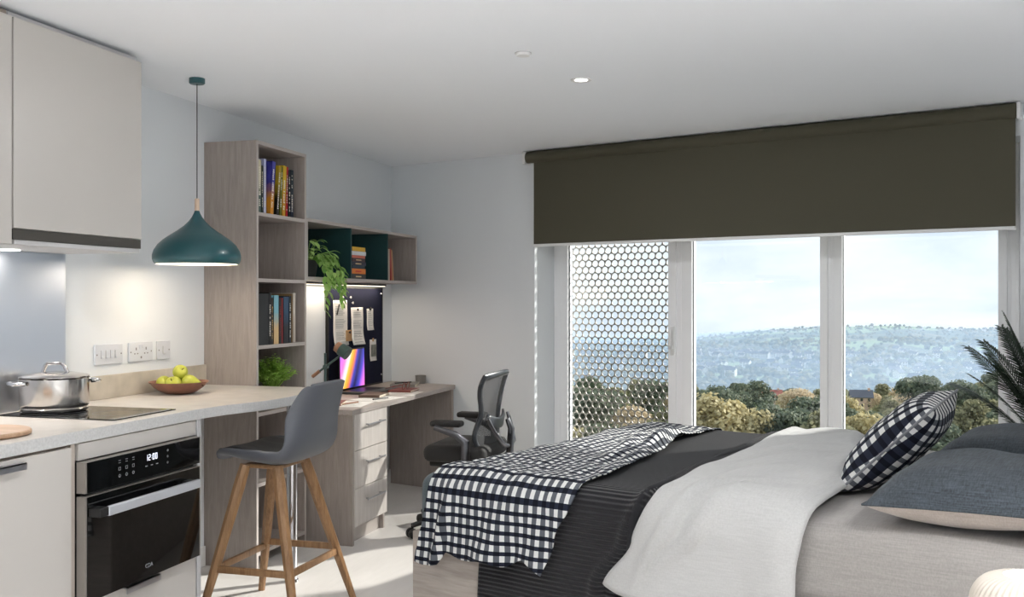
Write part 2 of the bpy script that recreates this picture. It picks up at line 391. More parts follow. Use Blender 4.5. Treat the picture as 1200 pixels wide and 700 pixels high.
hd = MB().box(-2.725, YF0-.012, .98, -2.70, YF0+.001, 1.16); hd.box(-2.722, YF0-.05, 1.02, -2.703, YF0-.012, 1.04); hd.box(-2.722, YF0-.05, 1.02, -2.703, YF0-.036, 1.14)
part('handle', hd, M['pelmet'], w1, fr=W, bevel=.003)
struct('trim_1', MB().box(-.80, YF0+.006, .12, WX1, YF1, 2.14).box(-.775, YF0-.004, .12, -.76, YF0+.006, 2.14), M['frame'], fr=W, bevel=.002)

# perforated metal screen outside the left pane
def perforated():
    mb = MB(); s = .05; r = .0219; n = 24; rh = s*math.sqrt(3)/2; R = s/math.sqrt(3)
    x0, x1 = -3.66, -2.74; z0, z1 = .12, 2.1; y0, y1 = 5.86, 5.866
    rows = int((z1-z0)/rh); cols = int((x1-x0)/s)
    ang = [2*PI*k/n for k in range(n)]
    hexr = []
    for a in ang:                                 # pointy-top hexagon radius along angle a
        aa = (a) % (PI/3); hexr.append((s/2)/math.cos(aa-(PI/6 if False else 0)) if aa <= PI/6 else (s/2)/math.cos(aa-PI/3))
    for i in range(rows):
        for j in range(cols):
            cx = x0+s*(j+.5+(.5 if i % 2 else 0)); cz = z0+rh*(i+.5)
            b = len(mb.v)
            for y in (y0, y1):
                for k in range(n): mb.v.append(Vector((cx+hexr[k]*math.cos(ang[k]), y, cz+hexr[k]*math.sin(ang[k]))))
                for k in range(n): mb.v.append(Vector((cx+r*math.cos(ang[k]), y, cz+r*math.sin(ang[k]))))
            for k in range(n):
                l = (k+1) % n
                mb.face((b+k, b+l, b+n+l, b+n+k)); mb.face((b+2*n+l, b+2*n+k, b+3*n+k, b+3*n+l)); mb.face((b+n+k, b+n+l, b+3*n+l, b+3*n+k))
    return mb
M['screen'] = plain('bronze_grey_metal', sr(150, 146, 138), .45, metal=.6)
scr = thing('perforated_screen', 'grey perforated metal screen with round holes outside the left window pane', 'screen', (-3.2, 5.86, .12), fr=W)
part('perforated_sheet', perforated(), M['screen'], scr, fr=W)
part('screen_frame', MB().box(-3.70, 5.81, .06, -3.66, 5.87, 2.16).box(-2.715, 5.81, .06, -2.69, 5.87, 2.16).box(-3.70, 5.81, .06, -2.69, 5.87, .11).box(-3.70, 5.81, 2.11, -2.69, 5.87, 2.16), M['screen'], scr, fr=W)

# roller blind
bl = thing('roller_blind', 'wide dark olive roller blind covering the top of the window', 'blind', (-2.16, 5.42, 1.675), fr=W)
BX0, BX1 = -3.59, -.735
t = MB().box(BX0+.02, 5.425, 1.69, BX1-.005, 5.4265, 2.24); part('fabric', t, M['blind'], bl, fr=W)
rb = MB(); prof = []
for k in range(25):
    a = PI*(-.5)+PI*1.0*k/24
cx_, cz_ = 5.43, 2.258
rb.tube([(BX0-.03, cx_, cz_), (BX1, cx_, cz_)], .038, 28)
part('roll', rb, M['blind'], bl, fr=W, smooth='auto')
part('end_cap', MB().box(BX0-.055, 5.40, 2.215, BX0-.032, 5.478, 2.296), M['pelmet'], bl, fr=W, bevel=.004)
part('end_cap', MB().box(BX1+.002, 5.40, 2.215, BX1+.02, 5.478, 2.296), M['pelmet'], bl, fr=W, bevel=.004)
part('hem_bar', MB().box(BX0+.02, 5.418, 1.672, BX1-.005, 5.434, 1.69), M['pelmet'], bl, fr=W, bevel=.003)

# ================================================================== KITCHEN
def box(*a): return MB().box(*a)
# wall cabinets
XC = -2.50
wc = thing('wall_cabinet', 'cashmere wall cabinet above the hob with dark finger recess and hood below', 'cabinet', (-2.68, 3.04, 1.515))
part('body', box(XW, 2.708, 1.53, XC-.022, 3.375, 2.288), M['cab_grey'], wc, bevel=.002)
part('door', box(XC-.02, 2.711, 1.567, XC, 3.378, 2.268), M['cabinet'], wc, bevel=.002)
part('finger_recess', box(XC-.022, 2.711, 1.53, XC-.004, 3.378, 1.565), M['recess'], wc)
part('hood_visor', MB().box(XW+.02, 2.72, 1.513, XC-.006, 3.372, 1.5295), M['cab_grey'], wc, bevel=.002)
for y in (2.83, 3.0): part('hood_light', MB().lathe([(0, 0), (.035, 0), (.035, .004), (0, .004)], (-2.785, y, 1.509), 24), M['led_cool'], wc, label='glowing round light under the hood')
wc2 = thing('wall_cabinet', 'tall cashmere wall cabinet cut off by the left edge, beside the hood cabinet', 'cabinet', (-2.68, 2.4, 1.513))
part('body', box(XW, 2.10, 1.515, XC-.022, 2.704, 2.288), M['cab_carcass'], wc2, bevel=.002)
part('door', box(XC-.02, 2.103, 1.513, XC, 2.703, 2.268), M['cabinet'], wc2, bevel=.002)
# splashback and upstand
single('splashback', box(XW+.002, 1.8, .906, XW+.007, 3.369, 1.512), M['steel'], 'brushed steel splashback on the wall behind the hob', 'splashback')
single('upstand', box(XW, 3.371, .9055, XW+.018, 4.352, 1.005), M['upstand'], 'low mottled stone upstand along the wall behind the fruit bowl', 'upstand', bevel=.002)
# worktop with rounded breakfast bar
edge = [(-2.235, 1.6), (-2.235, 3.30), (-2.228, 3.42), (-2.21, 3.53), (-2.175, 3.63), (-2.15, 3.72), (-2.14, 3.80), (-2.137, 3.90), (-2.142, 4.0), (-2.155, 4.1), (-2.178, 4.18), (-2.21, 4.26), (-2.26, 4.32), (-2.32, 4.352)]
wt = MB().prism(edge + [(XW+.001, 4.352), (XW+.001, 1.6)], .865, .905, mat=0, side=1)
kw = thing('kitchen_worktop', 'pale stone kitchen worktop ending in a rounded breakfast bar', 'worktop', (-2.55, 3.0, 0))
part('slab', wt, [M['stone'], M['stone_edge']], kw, bevel=.002)
# base cabinet at the left
bc = thing('base_cabinet', 'cashmere base cabinet under the chopping board at the left edge', 'cabinet', (-2.55, 2.2, 0))
part('body', box(XW+.003, 1.75, .1, -2.262, 2.675, .863), M['cab_carcass'], bc)
part('door', box(-2.26, 2.10, .12, -2.24, 2.673, .855), M['cabinet'], bc, bevel=.002)
part('handle', MB().box(-2.245, 2.22, .838, -2.216, 2.455, .842).box(-2.219, 2.22, .822, -2.216, 2.455, .842), M['brushed'], bc)
part('plinth', box(XW+.003, 1.75, 0, -2.31, 2.675, .1), M['cabinet'], bc)
# oven housing
oc = thing('oven_cabinet', 'cashmere oven housing cabinet with drawer below the built-in oven', 'cabinet', (-2.55, 3.04, 0))
part('body', MB().box(XW+.003, 2.679, .1, -2.275, 2.70, .863).box(XW+.003, 2.679, .1, -2.275, 3.365, .34).box(XW+.003, 2.679, .80, -2.275, 3.365, .863).box(XW+.003, 3.34, .1, -2.275, 3.365, .863).box(XW+.003, 2.72, .35, XW+.02, 3.33, .8), M['cab_carcass'], oc)
part('filler_panel', box(-2.262, 2.6765, .0, -2.247, 2.696, .863), M['filler'], oc)
part('top_panel', box(-2.262, 2.709, .806, -2.242, 3.360, .862), M['cabinet'], oc, bevel=.002)
part('drawer', box(-2.262, 2.709, .125, -2.242, 3.360, .343), M['cabinet'], oc, bevel=.002)
hh = MB().box(-2.245, 2.90, .340, -2.205, 3.09, .344).box(-2.208, 2.90, .322, -2.205, 3.09, .344)
part('drawer_handle', hh, M['brushed'], oc)
part('plinth', box(XW+.003, 2.679, 0, -2.31, 3.365, .1), M['cabinet'], oc)
ep = single('end_panel', box(XW+.001, 3.368, 0, -2.24, 3.392, .864), M['cab_grey'], 'pale grey end panel closing the base cabinets beside the oven', 'panel', bevel=.002)
ov = thing('oven', 'black glass built-in oven with silver bar handle and clock display', 'oven', (-2.5, 3.0, .345))
XO = -2.205; oy0, oy1 = 2.703, 3.338
part('oven_body', box(-2.75, 2.72, .35, XO-.026, 3.325, .799), M['blackmatt'], ov)
part('trim', MB().box(XO-.036, oy0-.006, .349, XO-.003, oy1, .692).box(XO-.036, oy0-.006, .703, XO-.003, oy1, .803), M['oventrim'], ov)
part('control_panel', box(XO-.003, oy0+.002, .704, XO, oy1-.01, .802), M['blackglass'], ov)
part('door', box(XO-.003, oy0+.002, .35, XO, oy1-.01, .69), M['blackglass'], ov)
for y in (oy0+.005, oy1-.125): part('handle_bracket', MB().box(XO+.001, y, .626, XO+.046, y+.045, .655), M['blackmatt'], ov, bevel=.003)
part('handle', box(XO+.034, oy0+.046, .624, XO+.048, oy1-.075, .656), M['silver'], ov, bevel=.003)
SEG = {'0': 'abcdef', '1': 'bc', '2': 'abged'}
dg = MB(); cy = 3.003; hh_, ww_, tt_ = .0095, .0085, .0019
for chh in '12:00':
    if chh == ':':
        for z in (-.004, .004): dg.box(XO, cy+.001, .772+z-.001, XO+.0006, cy+.003, .772+z+.001)
        cy += .0075; continue
    sg = {'a': (0, hh_, ww_, hh_), 'g': (0, 0, ww_, 0), 'd': (0, -hh_, ww_, -hh_), 'f': (0, 0, 0, hh_), 'b': (ww_, 0, ww_, hh_), 'e': (0, -hh_, 0, 0), 'c': (ww_, -hh_, ww_, 0)}
    for k in SEG[chh]:
        a0, b0, a1, b1 = sg[k]; dg.box(XO, cy+a0-tt_/2, .772+b0-tt_/2, XO+.0006, cy+a1+tt_/2, .772+b1+tt_/2)
    cy += .0155
part('clock_digits', dg, M['ovenink'], ov)
for i in range(3):
    for j in range(3):
        icons = MB()
        y = 2.862+.036*i; z = .782-.024*j; q = (i*3+j) % 3; s_ = .0055
        if q == 0:
            icons.box(XO, y-s_, z+.003, XO+.0006, y+s_, z+.0045); icons.box(XO, y-s_, z-.0045, XO+.0006, y+s_, z-.003)
        elif q == 1:
            for (a, b, c, d) in ((-s_, -s_, s_, -s_+.0014), (-s_, s_-.0014, s_, s_), (-s_, -s_, -s_+.0014, s_), (s_-.0014, -s_, s_, s_)): icons.box(XO, y+a, z+b, XO+.0006, y+c, z+d)
        else:
            icons.lathe([(.0035, 0), (.0055, 0), (.0055, .0006), (.0035, .0006)], (0, 0, 0), 16, T=Matrix.Translation((XO, y, z)) @ FX)
        part('control_icon', icons, M['greyink'], ov)
for k in range(3): part('control_icon', MB().box(XO, 3.0+.03*k, .742, XO+.0006, 3.012+.03*k, .745), M['greyink'], ov)
for k in range(3): part('control_icon', MB().lathe([(.0025, 0), (.004, 0), (.004, .0006), (.0025, .0006)], (0, 0, 0), 12, T=Matrix.Translation((XO, 3.128, .782-.022*k)) @ FX), M['greyink'], ov)
glyphs('CDA', .02, Matrix.Translation((XO+.0008, 3.02, .392)) @ FX, M['greyink'], 'logo', ov)
# hob
hb = thing('induction_hob', 'black glass induction hob set into the worktop under the steel pan', 'hob', (-2.55, 3.14, .905))
part('glass_plate', box(-2.81, 2.955, .9055, -2.298, 3.312, .9095), M['blackglass'], hb, bevel=.001)
mk = MB()
for c in ((-2.70, 3.135, .125), (-2.42, 3.135, .09)): mk.lathe([(c[2]-.001, .9096), (c[2], .9096), (c[2], .9099), (c[2]-.001, .9099)], (c[0], c[1], 0), 40)
for k in range(5): mk.box(-2.318, 3.06+.03*k, .9095, -2.312, 3.072+.03*k, .91)
part('marking', mk, M['greyink'], hb)
# pan
px_, py_ = -2.70, 3.13; z0 = .911
pan = thing('saucepan', 'large stainless steel saucepan with lid standing on the hob', 'pan', (px_, py_, z0))
R_ = .122
part('pan_body', MB().lathe([(0, 0), (R_-.012, 0), (R_-.004, .004), (R_-.002, .012), (R_-.006, .016), (R_-.002, .02), (R_-.001, .028), (R_, .034), (R_, .122), (R_+.003, .125), (R_-.002, .127), (R_-.004, .12), (R_-.006, .01), (0, .01)], (px_, py_, z0), 64), M['potsteel'], pan, smooth='auto')
lid = part('lid', MB().lathe([(R_+.002, .128), (R_+.001, .131), (R_-.01, .136), (R_*.6, .143), (R_*.25, .147), (0, .148)], (px_, py_, z0), 64).lathe([(R_-.003, .1275), (R_+.002, .128)], (px_, py_, z0), 64), M['potsteel'], pan, smooth='auto')
u = Vector((math.cos(aK), math.sin(aK), 0)); hz = z0+.147
hp = [Vector((px_, py_, hz))+u*a+Vector((0, 0, b)) for a, b in ((-.045, -.004), (-.034, .022), (-.026, .03), (.026, .03), (.036, .022), (.05, -.004))]
part('lid_handle', MB().tube(hp, .0065, 10, flat=1.3), M['chrome'], lid, smooth='auto')
for sgn, ang in ((1, aK+PI*1.24), (1, aK+PI*.24)):
    d = Vector((math.cos(ang), math.sin(ang), 0)); n_ = Vector((-d.y, d.x, 0)); c0 = Vector((px_, py_, z0+.108))
    pts = [c0+d*(R_-.003)+n_*.045, c0+d*(R_+.02)+n_*.042, c0+d*(R_+.034)+n_*.028, c0+d*(R_+.038), c0+d*(R_+.034)-n_*.028, c0+d*(R_+.02)-n_*.042, c0+d*(R_-.003)-n_*.045]
    part('side_handle', MB().tube(pts, .0075, 10), M['chrome'], pan, smooth='auto')
# chopping board
single('chopping_board', MB().lathe([(0, 0), (.155, 0), (.16, .004), (.16, .012), (.156, .016), (0, .016)], (-2.462, 2.51, .9055), 64), M['boardwood'], 'round wooden chopping board lying on the worktop at the left edge', 'chopping board', smooth='auto')
# fruit bowl
bx, by = -2.69, 3.90
bwl = thing('fruit_bowl', 'shallow terracotta bowl of green apples on the breakfast bar', 'bowl', (bx, by, .905))
part('bowl', MB().lathe([(0, .0055), (.045, .0055), (.05, .001), (.055, .001), (.08, .01), (.108, .03), (.128, .054), (.131, .055), (.128, .05), (.104, .034), (.076, .017), (.05, .011), (0, .01)], (bx, by, .905), 56), M['terracotta'], bwl, smooth='auto')
def apple(c, r, tilt, az, label):
    T = Matrix.Translation(c) @ Matrix.Rotation(az, 4, 'Z') @ Matrix.Rotation(tilt, 4, 'X')
    t = thing('apple', label, 'apple', c, group=None)
    mb = MB(); prof = []
    for k in range(17):
        a = PI*k/16; rr = math.sin(a)*r*(1+.06*math.cos(a)); z = -math.cos(a)*r*.9
        if k > 11: z -= (1-math.sin(a))*r*.32*((k-11)/5)
        if k < 3: z += r*.08*(3-k)/3
        prof.append((max(rr, .0004), z))
    mb.lathe(prof, n=28, T=T, cap0=True, cap1=True)
    part('skin', mb, M['apple'], t, smooth='auto')
    part('stem', MB().tube([T @ Vector((0, 0, r*.48)), T @ Vector((.001, 0, r*.75)), T @ Vector((.004, 0, r*1.0))], [.002, .0013, .0018], 6), M['stem'], t)
apple((bx-.055, by-.03, .952), .036, .9, aK+.9, 'green apple lying at the left of the terracotta bowl')
apple((bx+.004, by-.048, .951), .038, .75, aK-.2, 'green apple at the front centre of the bowl, stalk hollow facing out')
apple((bx-.0, by+.035, .95), .036, .5, aK+2, 'green apple half hidden at the back of the terracotta bowl')
apple((bx+.012, by-.006, 1.003), .034, 1.0, aK+.7, 'green apple balanced on top of the others in the bowl')
T = Matrix.Translation((bx+.068, by-.012, .957)) @ Matrix.Rotation(aK, 4, 'Z') @ Matrix.Rotation(PI/2+.2, 4, 'Y')
pr = thing('pear', 'yellow green pear lying at the right side of the terracotta bowl', 'pear', (bx+.068, by-.012, .957))
part('skin', MB().lathe([(.0005, -.038), (.014, -.037), (.028, -.028), (.034, -.012), (.033, .004), (.026, .02), (.018, .034), (.012, .045), (.0006, .05)], n=28, T=T, cap0=True, cap1=True), M['apple'], pr, smooth='auto')
part('stem', MB().tube([T @ Vector((0, 0, .048)), T @ Vector((.003, 0, .06))], .0017, 6), M['stem'], pr)
# switches and sockets
def plate(name, y0, y1, label, kind):
    zc = 1.094; h = .086
    t = thing(name, label, 'switch' if kind != 's2' else 'socket', (XW, (y0+y1)/2, zc-h/2))
    part('face_plate', box(XW+.0003, y0, zc-h/2, XW+.009, y1, zc+h/2), M['plate'], t, bevel=.002)
    X = XW+.009
    for y in (y0+.011, y1-.011): part('screw', MB().lathe([(0, 0), (.0035, 0), (.0035, .0008), (0, .0008)], n=12, T=Matrix.Translation((X, y, zc)) @ FX), M['plateshade'], t)
    ym = (y0+y1)/2
    if kind == 's4':
        for k in range(4):
            y = ym-.045+.03*k
            part('rocker', MB().box(X-.002, y-.007, zc-.016, X+.004, y+.007, zc+.016).box(X+.003, y-.007, zc-.016, X+.007, y+.007, zc-.010), M['plate'], t, bevel=.001)
            part('rocker_edge', box(X, y-.0085, zc-.018, X+.0006, y-.007, zc+.018), M['plateshade'], t)
    elif kind == 's2':
        for sgn in (-1, 1):
            y = ym+sgn*.035; hh_ = MB()
            hh_.box(X, y-.0035, zc+.008, X+.0005, y+.0035, zc+.02); hh_.box(X, y-.014, zc-.010, X+.0005, y-.006, zc-.005); hh_.box(X, y+.006, zc-.010, X+.0005, y+.014, zc-.005)
            part('socket_holes', hh_, M['plateshade'], t)
            part('rocker', box(X-.002, ym+sgn*.012-.005, zc+.014, X+.004, ym+sgn*.012+.005, zc+.032), M['plate'], t, bevel=.001)
        part('neon', MB().box(X, ym-.004, zc-.03, X+.001, ym+.004, zc-.02), M['plateshade'], t)
    else:
        part('rocker', MB().box(X-.002, ym-.008, zc-.018, X+.004, ym+.008, zc+.018).box(X+.003, ym-.008, zc-.018, X+.007, ym+.008, zc-.011), M['plate'], t, bevel=.001)
        part('rocker_edge', box(X, ym-.0095, zc-.019, X+.0006, ym-.008, zc+.019), M['plateshade'], t)
plate('light_switch', 3.544, 3.722, 'white plate with four switches above the upstand, nearest the hob', 's4')
plate('wall_socket', 3.766, 3.932, 'white double wall socket between the two switch plates', 's2')
plate('light_switch', 3.968, 4.066, 'small single white switch plate beside the tall bookcase', 's1')
# pendant
pc = Vector((-2.54, 3.815, 0)); pz = 1.484
pd = thing('pendant_lamp', 'teal onion-shaped pendant lamp hanging over the breakfast bar', 'lamp', (pc.x, pc.y, pz))
sp = [(.176, 0), (.182, .008), (.187, .022), (.187, .04), (.181, .06), (.166, .084), (.142, .107), (.112, .128), (.082, .148), (.056, .168), (.036, .188), (.022, .208), (.013, .226), (.0095, .238)]
inner = [(r-.003, z+.001) for r, z in sp[::-1]]
part('shade', MB().lathe(sp, (pc.x, pc.y, pz), 72), M['teal'], pd, smooth='auto')
part('shade_lining', MB().lathe([(max(r-.004, .003), z+.0) for r, z in sp], (pc.x, pc.y, pz), 72), M['shade_in'], pd, smooth='auto')
part('neck', MB().lathe([(0, .234), (.0105, .234), (.0095, .288), (0, .288)], (pc.x, pc.y, pz), 24), M['palewood'], pd, smooth='auto')
part('cable', MB().cyl((pc.x, pc.y, pz+.285), (pc.x, pc.y, ZC-.02), .0022, n=8), M['black'], pd)
part('ceiling_rose', MB().lathe([(0, -.024), (.03, -.024), (.034, -.02), (.034, 0), (0, 0)], (pc.x, pc.y, ZC-.0005), 32), M['teal'], pd, smooth='auto')
part('bulb', MB().ball((pc.x, pc.y, pz+.075), .035, 10).cyl((pc.x, pc.y, pz+.1), (pc.x, pc.y, pz+.2), .014), M['bulb'], pd, smooth='auto')

# ================================================================== SHELVING
XF = -2.565; ty0, ty1 = 4.355, 4.868; tk = .018
bk = thing('bookcase', 'tall narrow taupe oak bookcase open to the right, beside the breakfast bar', 'bookcase', (-2.71, 4.61, 0))
part('side_panel', box(XW+.0005, ty0, 0, XF, ty0+tk, 2.115), M['taupe'], bk, bevel=.001)
part('side_panel', box(XW+.0005, ty1-tk, 0, XF, ty1, 2.115), M['taupe'], bk, bevel=.001)
part('top_panel', box(XW+.0005, ty0+tk, 2.097, XF, ty1-tk, 2.115), M['taupe_h'], bk, bevel=.001)
part('back_panel', box(XW+.001, ty0+tk, 0, XW+.008, ty1-tk, 2.097), M['taupe'], bk)
for z in (1.762, 1.434, 1.101, .768, .42, .08):
    part('shelf', box(XW+.008, ty0+tk, z-tk, XF, ty1-tk, z), M['taupe_h'], bk, bevel=.001)
eb = MB()
for y in (ty0, ty1-tk): eb.box(XF, y, 0, XF+.001, y+tk, 2.115)
for z in (2.115, 1.762, 1.434, 1.101, .768, .42, .08): eb.box(XF, ty0+tk, z-tk, XF+.001, ty1-tk, z)
part('edge_banding', eb, M['taupe_edge'], bk)
ly1 = 6.49; lz0, lz1 = 1.436, 1.772
lu = thing('wall_shelf', 'low wall-hung taupe cube shelf with teal dividers above the desk', 'shelf', (-2.71, 5.68, lz0))
part('top_panel', box(XW+.0005, ty1+.001, lz1-tk, XF, ly1, lz1), M['taupe_h'], lu, bevel=.001)
part('bottom_panel', box(XW+.0005, ty1+.001, lz0, XF, ly1, lz0+tk), M['taupe_h'], lu, bevel=.001)
part('back_panel', box(XW+.001, ty1+.002, lz0+tk, XW+.008, ly1-tk, lz1-tk), M['taupe'], lu)
part('side_panel', box(XW+.0005, ty1+.001, lz0+tk, XF, ty1+.019, lz1-tk), M['taupe'], lu)
part('side_panel', box(XW+.0005, ly1-tk, lz0+tk, XF, ly1, lz1-tk), M['taupe'], lu)
for y in (5.426, 5.972): part('divider', box(XW+.008, y, lz0+tk, XF, y+.016, lz1-tk), M['tealboard'], lu, label='teal divider')
eb = MB().box(XF, ty1+.001, lz1-tk, XF+.001, ly1, lz1).box(XF, ty1+.001, lz0, XF+.001, ly1, lz0+tk).box(XF, ly1-tk, lz0+tk, XF+.001, ly1, lz1-tk).box(XF, ty1+.001, lz0+tk, XF+.001, ty1+.019, lz1-tk)
part('edge_banding', eb, M['taupe_edge'], lu)
led = thing('strip_light', 'slim black strip light glowing warm under the cube shelf', 'light', (-2.80, 5.7, 1.42))
part('housing', MB().box(-2.835, 4.93, 1.4225, -2.80, 6.50, 1.4355), M['black'], led)
part('diffuser', MB().box(-2.832, 4.94, 1.4195, -2.803, 6.49, 1.4225), M['led'], led, label='glowing warm strip')

# books ----------------------------------------------------------------
def bookmat(c, c2=None):
    key = ('bk', c, c2)
    if key in M: return M[key]
    m, nt, b = newmat('book_cover'); L = nt.links.new
    if c2:
        tc = nt.nodes.new('ShaderNodeTexCoord'); sp = nt.nodes.new('ShaderNodeSeparateXYZ'); L(tc.outputs['Object'], sp.inputs[0])
        n = nt.nodes.new('ShaderNodeTexNoise'); n.inputs['Scale'].default_value = 30; L(tc.outputs['Object'], n.inputs['Vector'])
        a = nt.nodes.new('ShaderNodeMath'); a.operation = 'MULTIPLY_ADD'; a.inputs[1].default_value = .08; L(n.outputs['Fac'], a.inputs[0]); L(sp.outputs[2], a.inputs[2])
        r = nt.nodes.new('ShaderNodeValToRGB'); r.color_ramp.elements[0].position = .12; r.color_ramp.elements[1].position = .2
        r.color_ramp.elements[0].color = col(sr(*c2)); r.color_ramp.elements[1].color = col(sr(*c)); L(a.outputs[0], r.inputs['Fac']); L(r.outputs['Color'], b.inputs['Base Color'])
    else: b.inputs['Base Color'].default_value = col(sr(*c))
    b.inputs['Roughness'].default_value = .45
    M[key] = m; return m
M['pages'] = plain('book_pages', sr(222, 214, 196), .9)
def book_upright(y, w, h, d, zbase, c, c2, lean, label, group, ink=(225, 220, 205), xf=None):
    xf = XF-.008 if xf is None else xf
    T = Matrix.Translation((xf, y, zbase+max(0, -w*math.sin(lean)))) @ Matrix.Rotation(lean, 4, 'X')
    t = thing('book', label, 'book', (xf-d/2, y, zbase), group=group)
    root = RM[t.name]
    cov = MB()
    cov.box(-d, 0, 0, 0, .0022, h, T=T); cov.box(-d, w-.0022, 0, 0, w, h, T=T); cov.box(-.0022, 0, 0, 0, w, h, T=T)
    part('cover', cov, bookmat(c, c2), t)
    part('pages', MB().box(-d+.004, .0022, .003, -.0022, w-.0022, h-.003, T=T), M['pages'], t)
    if ink:
        k = MB(); z = h*.12
        rnd = random.Random(int(y*1000)+int(h*999))
        while z < h*.86:
            l = rnd.uniform(.004, .011)
            if rnd.random() < .8: k.box(-.0001, w*.28, z, .0005, w*.28+w*rnd.uniform(.25, .48), z+l, T=T)
            z += l+.003
        part('spine_lettering', k, bookmat(ink), t)
    return t
S1 = 1.762; S2 = 1.101
G1 = None
data = [(4.385, .03, .262, (196, 190, 160), (70, 90, 84), 0, 'cream and green book at the left end of the top bookcase shelf'),
        (4.418, .016, .235, (50, 62, 56), None, 0, 'thin dark green book between cream and lilac books, top shelf'),
        (4.437, .026, .272, (176, 180, 216), (190, 190, 214), 0, 'pale lilac book standing third on the top bookcase shelf'),
        (4.500, .034, .27, (62, 62, 150), (206, 140, 40), -.09, 'blue book with orange lower spine leaning on the top shelf'),
        (4.562, .026, .255, (176, 150, 40), (30, 28, 24), -.11, 'black and gold lettered book leaning, top bookcase shelf'),
        (4.596, .020, .255, (110, 112, 30), None, -.07, 'thin olive book leaning beside the gold one, top shelf'),
        (4.622, .034, .262, (216, 178, 34), (206, 150, 30), -.05, 'bright yellow book leaning on the top bookcase shelf'),
        (4.663, .016, .26, (186, 32, 40), None, -.03, 'thin red book to the right of the yellow one, top shelf'),
        (4.690, .022, .245, (20, 24, 34), None, .0, 'black book with pale lettering near the right, top shelf'),
        (4.716, .026, .25, (26, 44, 54), (24, 34, 60), .0, 'dark navy book at the right end of the row, top shelf')]
for i, (y, w, h, c, c2, ln, lb) in enumerate(data):
    d_ = .2-.008*(i % 3)
    book_upright(y, w, h, d_, S1+.0005, c, c2, ln, lb, 'books on the top shelf of the bookcase')
data = [(4.376, .10, .258, (14, 14, 15), None, 0, 'thick black book at the left end of the lower book shelf', None),
        (4.478, .022, .262, (24, 22, 22), None, 0, 'black book with white spine lettering, lower book shelf', (230, 228, 220)),
        (4.502, .018, .236, (48, 40, 30), None, 0, 'thin dark brown book beside the pale landscape book, lower shelf', (180, 150, 90)),
        (4.524, .052, .25, (120, 176, 190), (214, 180, 128), 0, 'pale blue and sand coloured book on the lower book shelf', None),
        (4.580, .022, .234, (36, 24, 22), None, 0, 'dark brown book with red band, right of the pale book', (120, 30, 28)),
        (4.604, .016, .236, (150, 36, 36), None, 0, 'thin dark red book in the middle of the lower book shelf', None),
        (4.624, .058, .242, (28, 66, 96), (14, 18, 26), .0, 'dark blue book with bright upper spine, lower book shelf', None),
        (4.686, .02, .246, (26, 36, 44), None, .0, 'thin navy book with white lettering, lower shelf', (225, 225, 220)),
        (4.708, .014, .258, (150, 120, 80), None, .0, 'very thin tan book second from the right, lower shelf', None),
        (4.724, .03, .262, (206, 196, 184), (190, 178, 164), .0, 'off-white book at the right end of the lower book shelf', None)]
for i, (y, w, h, c, c2, ln, lb, ink) in enumerate(data):
    t = book_upright(y+.012, w, h, .2-.006*(i % 3), S2+.0005, c, c2, ln, lb, 'books on the lower shelf of the bookcase', ink)
# stack lying in the second cube
zz = lz0+tk+.0005
cols = [((34, 30, 34), .03, 'black book with white mark at the bottom of the lying stack'),
        ((214, 120, 40), .032, 'orange and yellow book second from the bottom of the lying stack'),
        ((40, 60, 74), .018, 'slate blue book third from the bottom of the lying stack'),
        ((28, 30, 52), .022, 'navy book in the middle of the lying stack'),
        ((62, 36, 40), .022, 'dark maroon book above the navy one in the lying stack'),
        ((206, 110, 90), .016, 'thin coral book under the white one in the lying stack'),
        ((222, 224, 226), .024, 'white book second from the top of the lying stack'),
        ((218, 170, 40), .026, 'yellow and red book on top of the lying stack')]
for i, (c, th, lb) in enumerate(cols):
    a = random.uniform(-.05, .05); T = Matrix.Translation((XF-.085, 5.572, zz)) @ Matrix.Rotation(a, 4, 'Z')
    t = thing('book', lb, 'book', (XF-.085, 5.572, zz), group='books lying in a stack in the cube shelf')
    L_ = .098-.004*(i % 3)
    part('cover', MB().box(-.07, -L_, 0, .07, L_, .002, T=T).box(-.07, -L_, th-.002, .07, L_, th, T=T).box(.068, -L_, 0, .07, L_, th, T=T).box(-.07, -L_, 0, .07, -L_+.002, th, T=T), bookmat(c, None), t)
    part('pages', MB().box(-.068, -L_+.003, .002, .067, L_-.003, th-.002, T=T), M['pages'], t)
    if i in (0, 1, 3, 4): part('spine_lettering', MB().box(.07, -.04, th*.35, .0705, .035, th*.6, T=T), bookmat((226, 200, 150) if i != 1 else (196, 40, 30)), t)
    zz += th+.0006
for i, (y, w, h, c, ln, lb) in enumerate([(5.995, .020, .205, (206, 200, 188), .0, 'cream book leaning against the teal divider in the last cube'),
        (6.018, .016, .205, (200, 180, 160), .02, 'thin sand coloured book in the last cube of the shelf'),
        (6.050, .024, .21, (178, 62, 50), .10, 'red book leaning in the last cube of the wall shelf'),
        (6.082, .018, .2, (196, 150, 100), .13, 'thin tan book leaning at the right of the last cube row')]):
    book_upright(y, w, h, .15, lz0+tk+.0005, c, None, ln, lb, 'books leaning in the last cube', None)

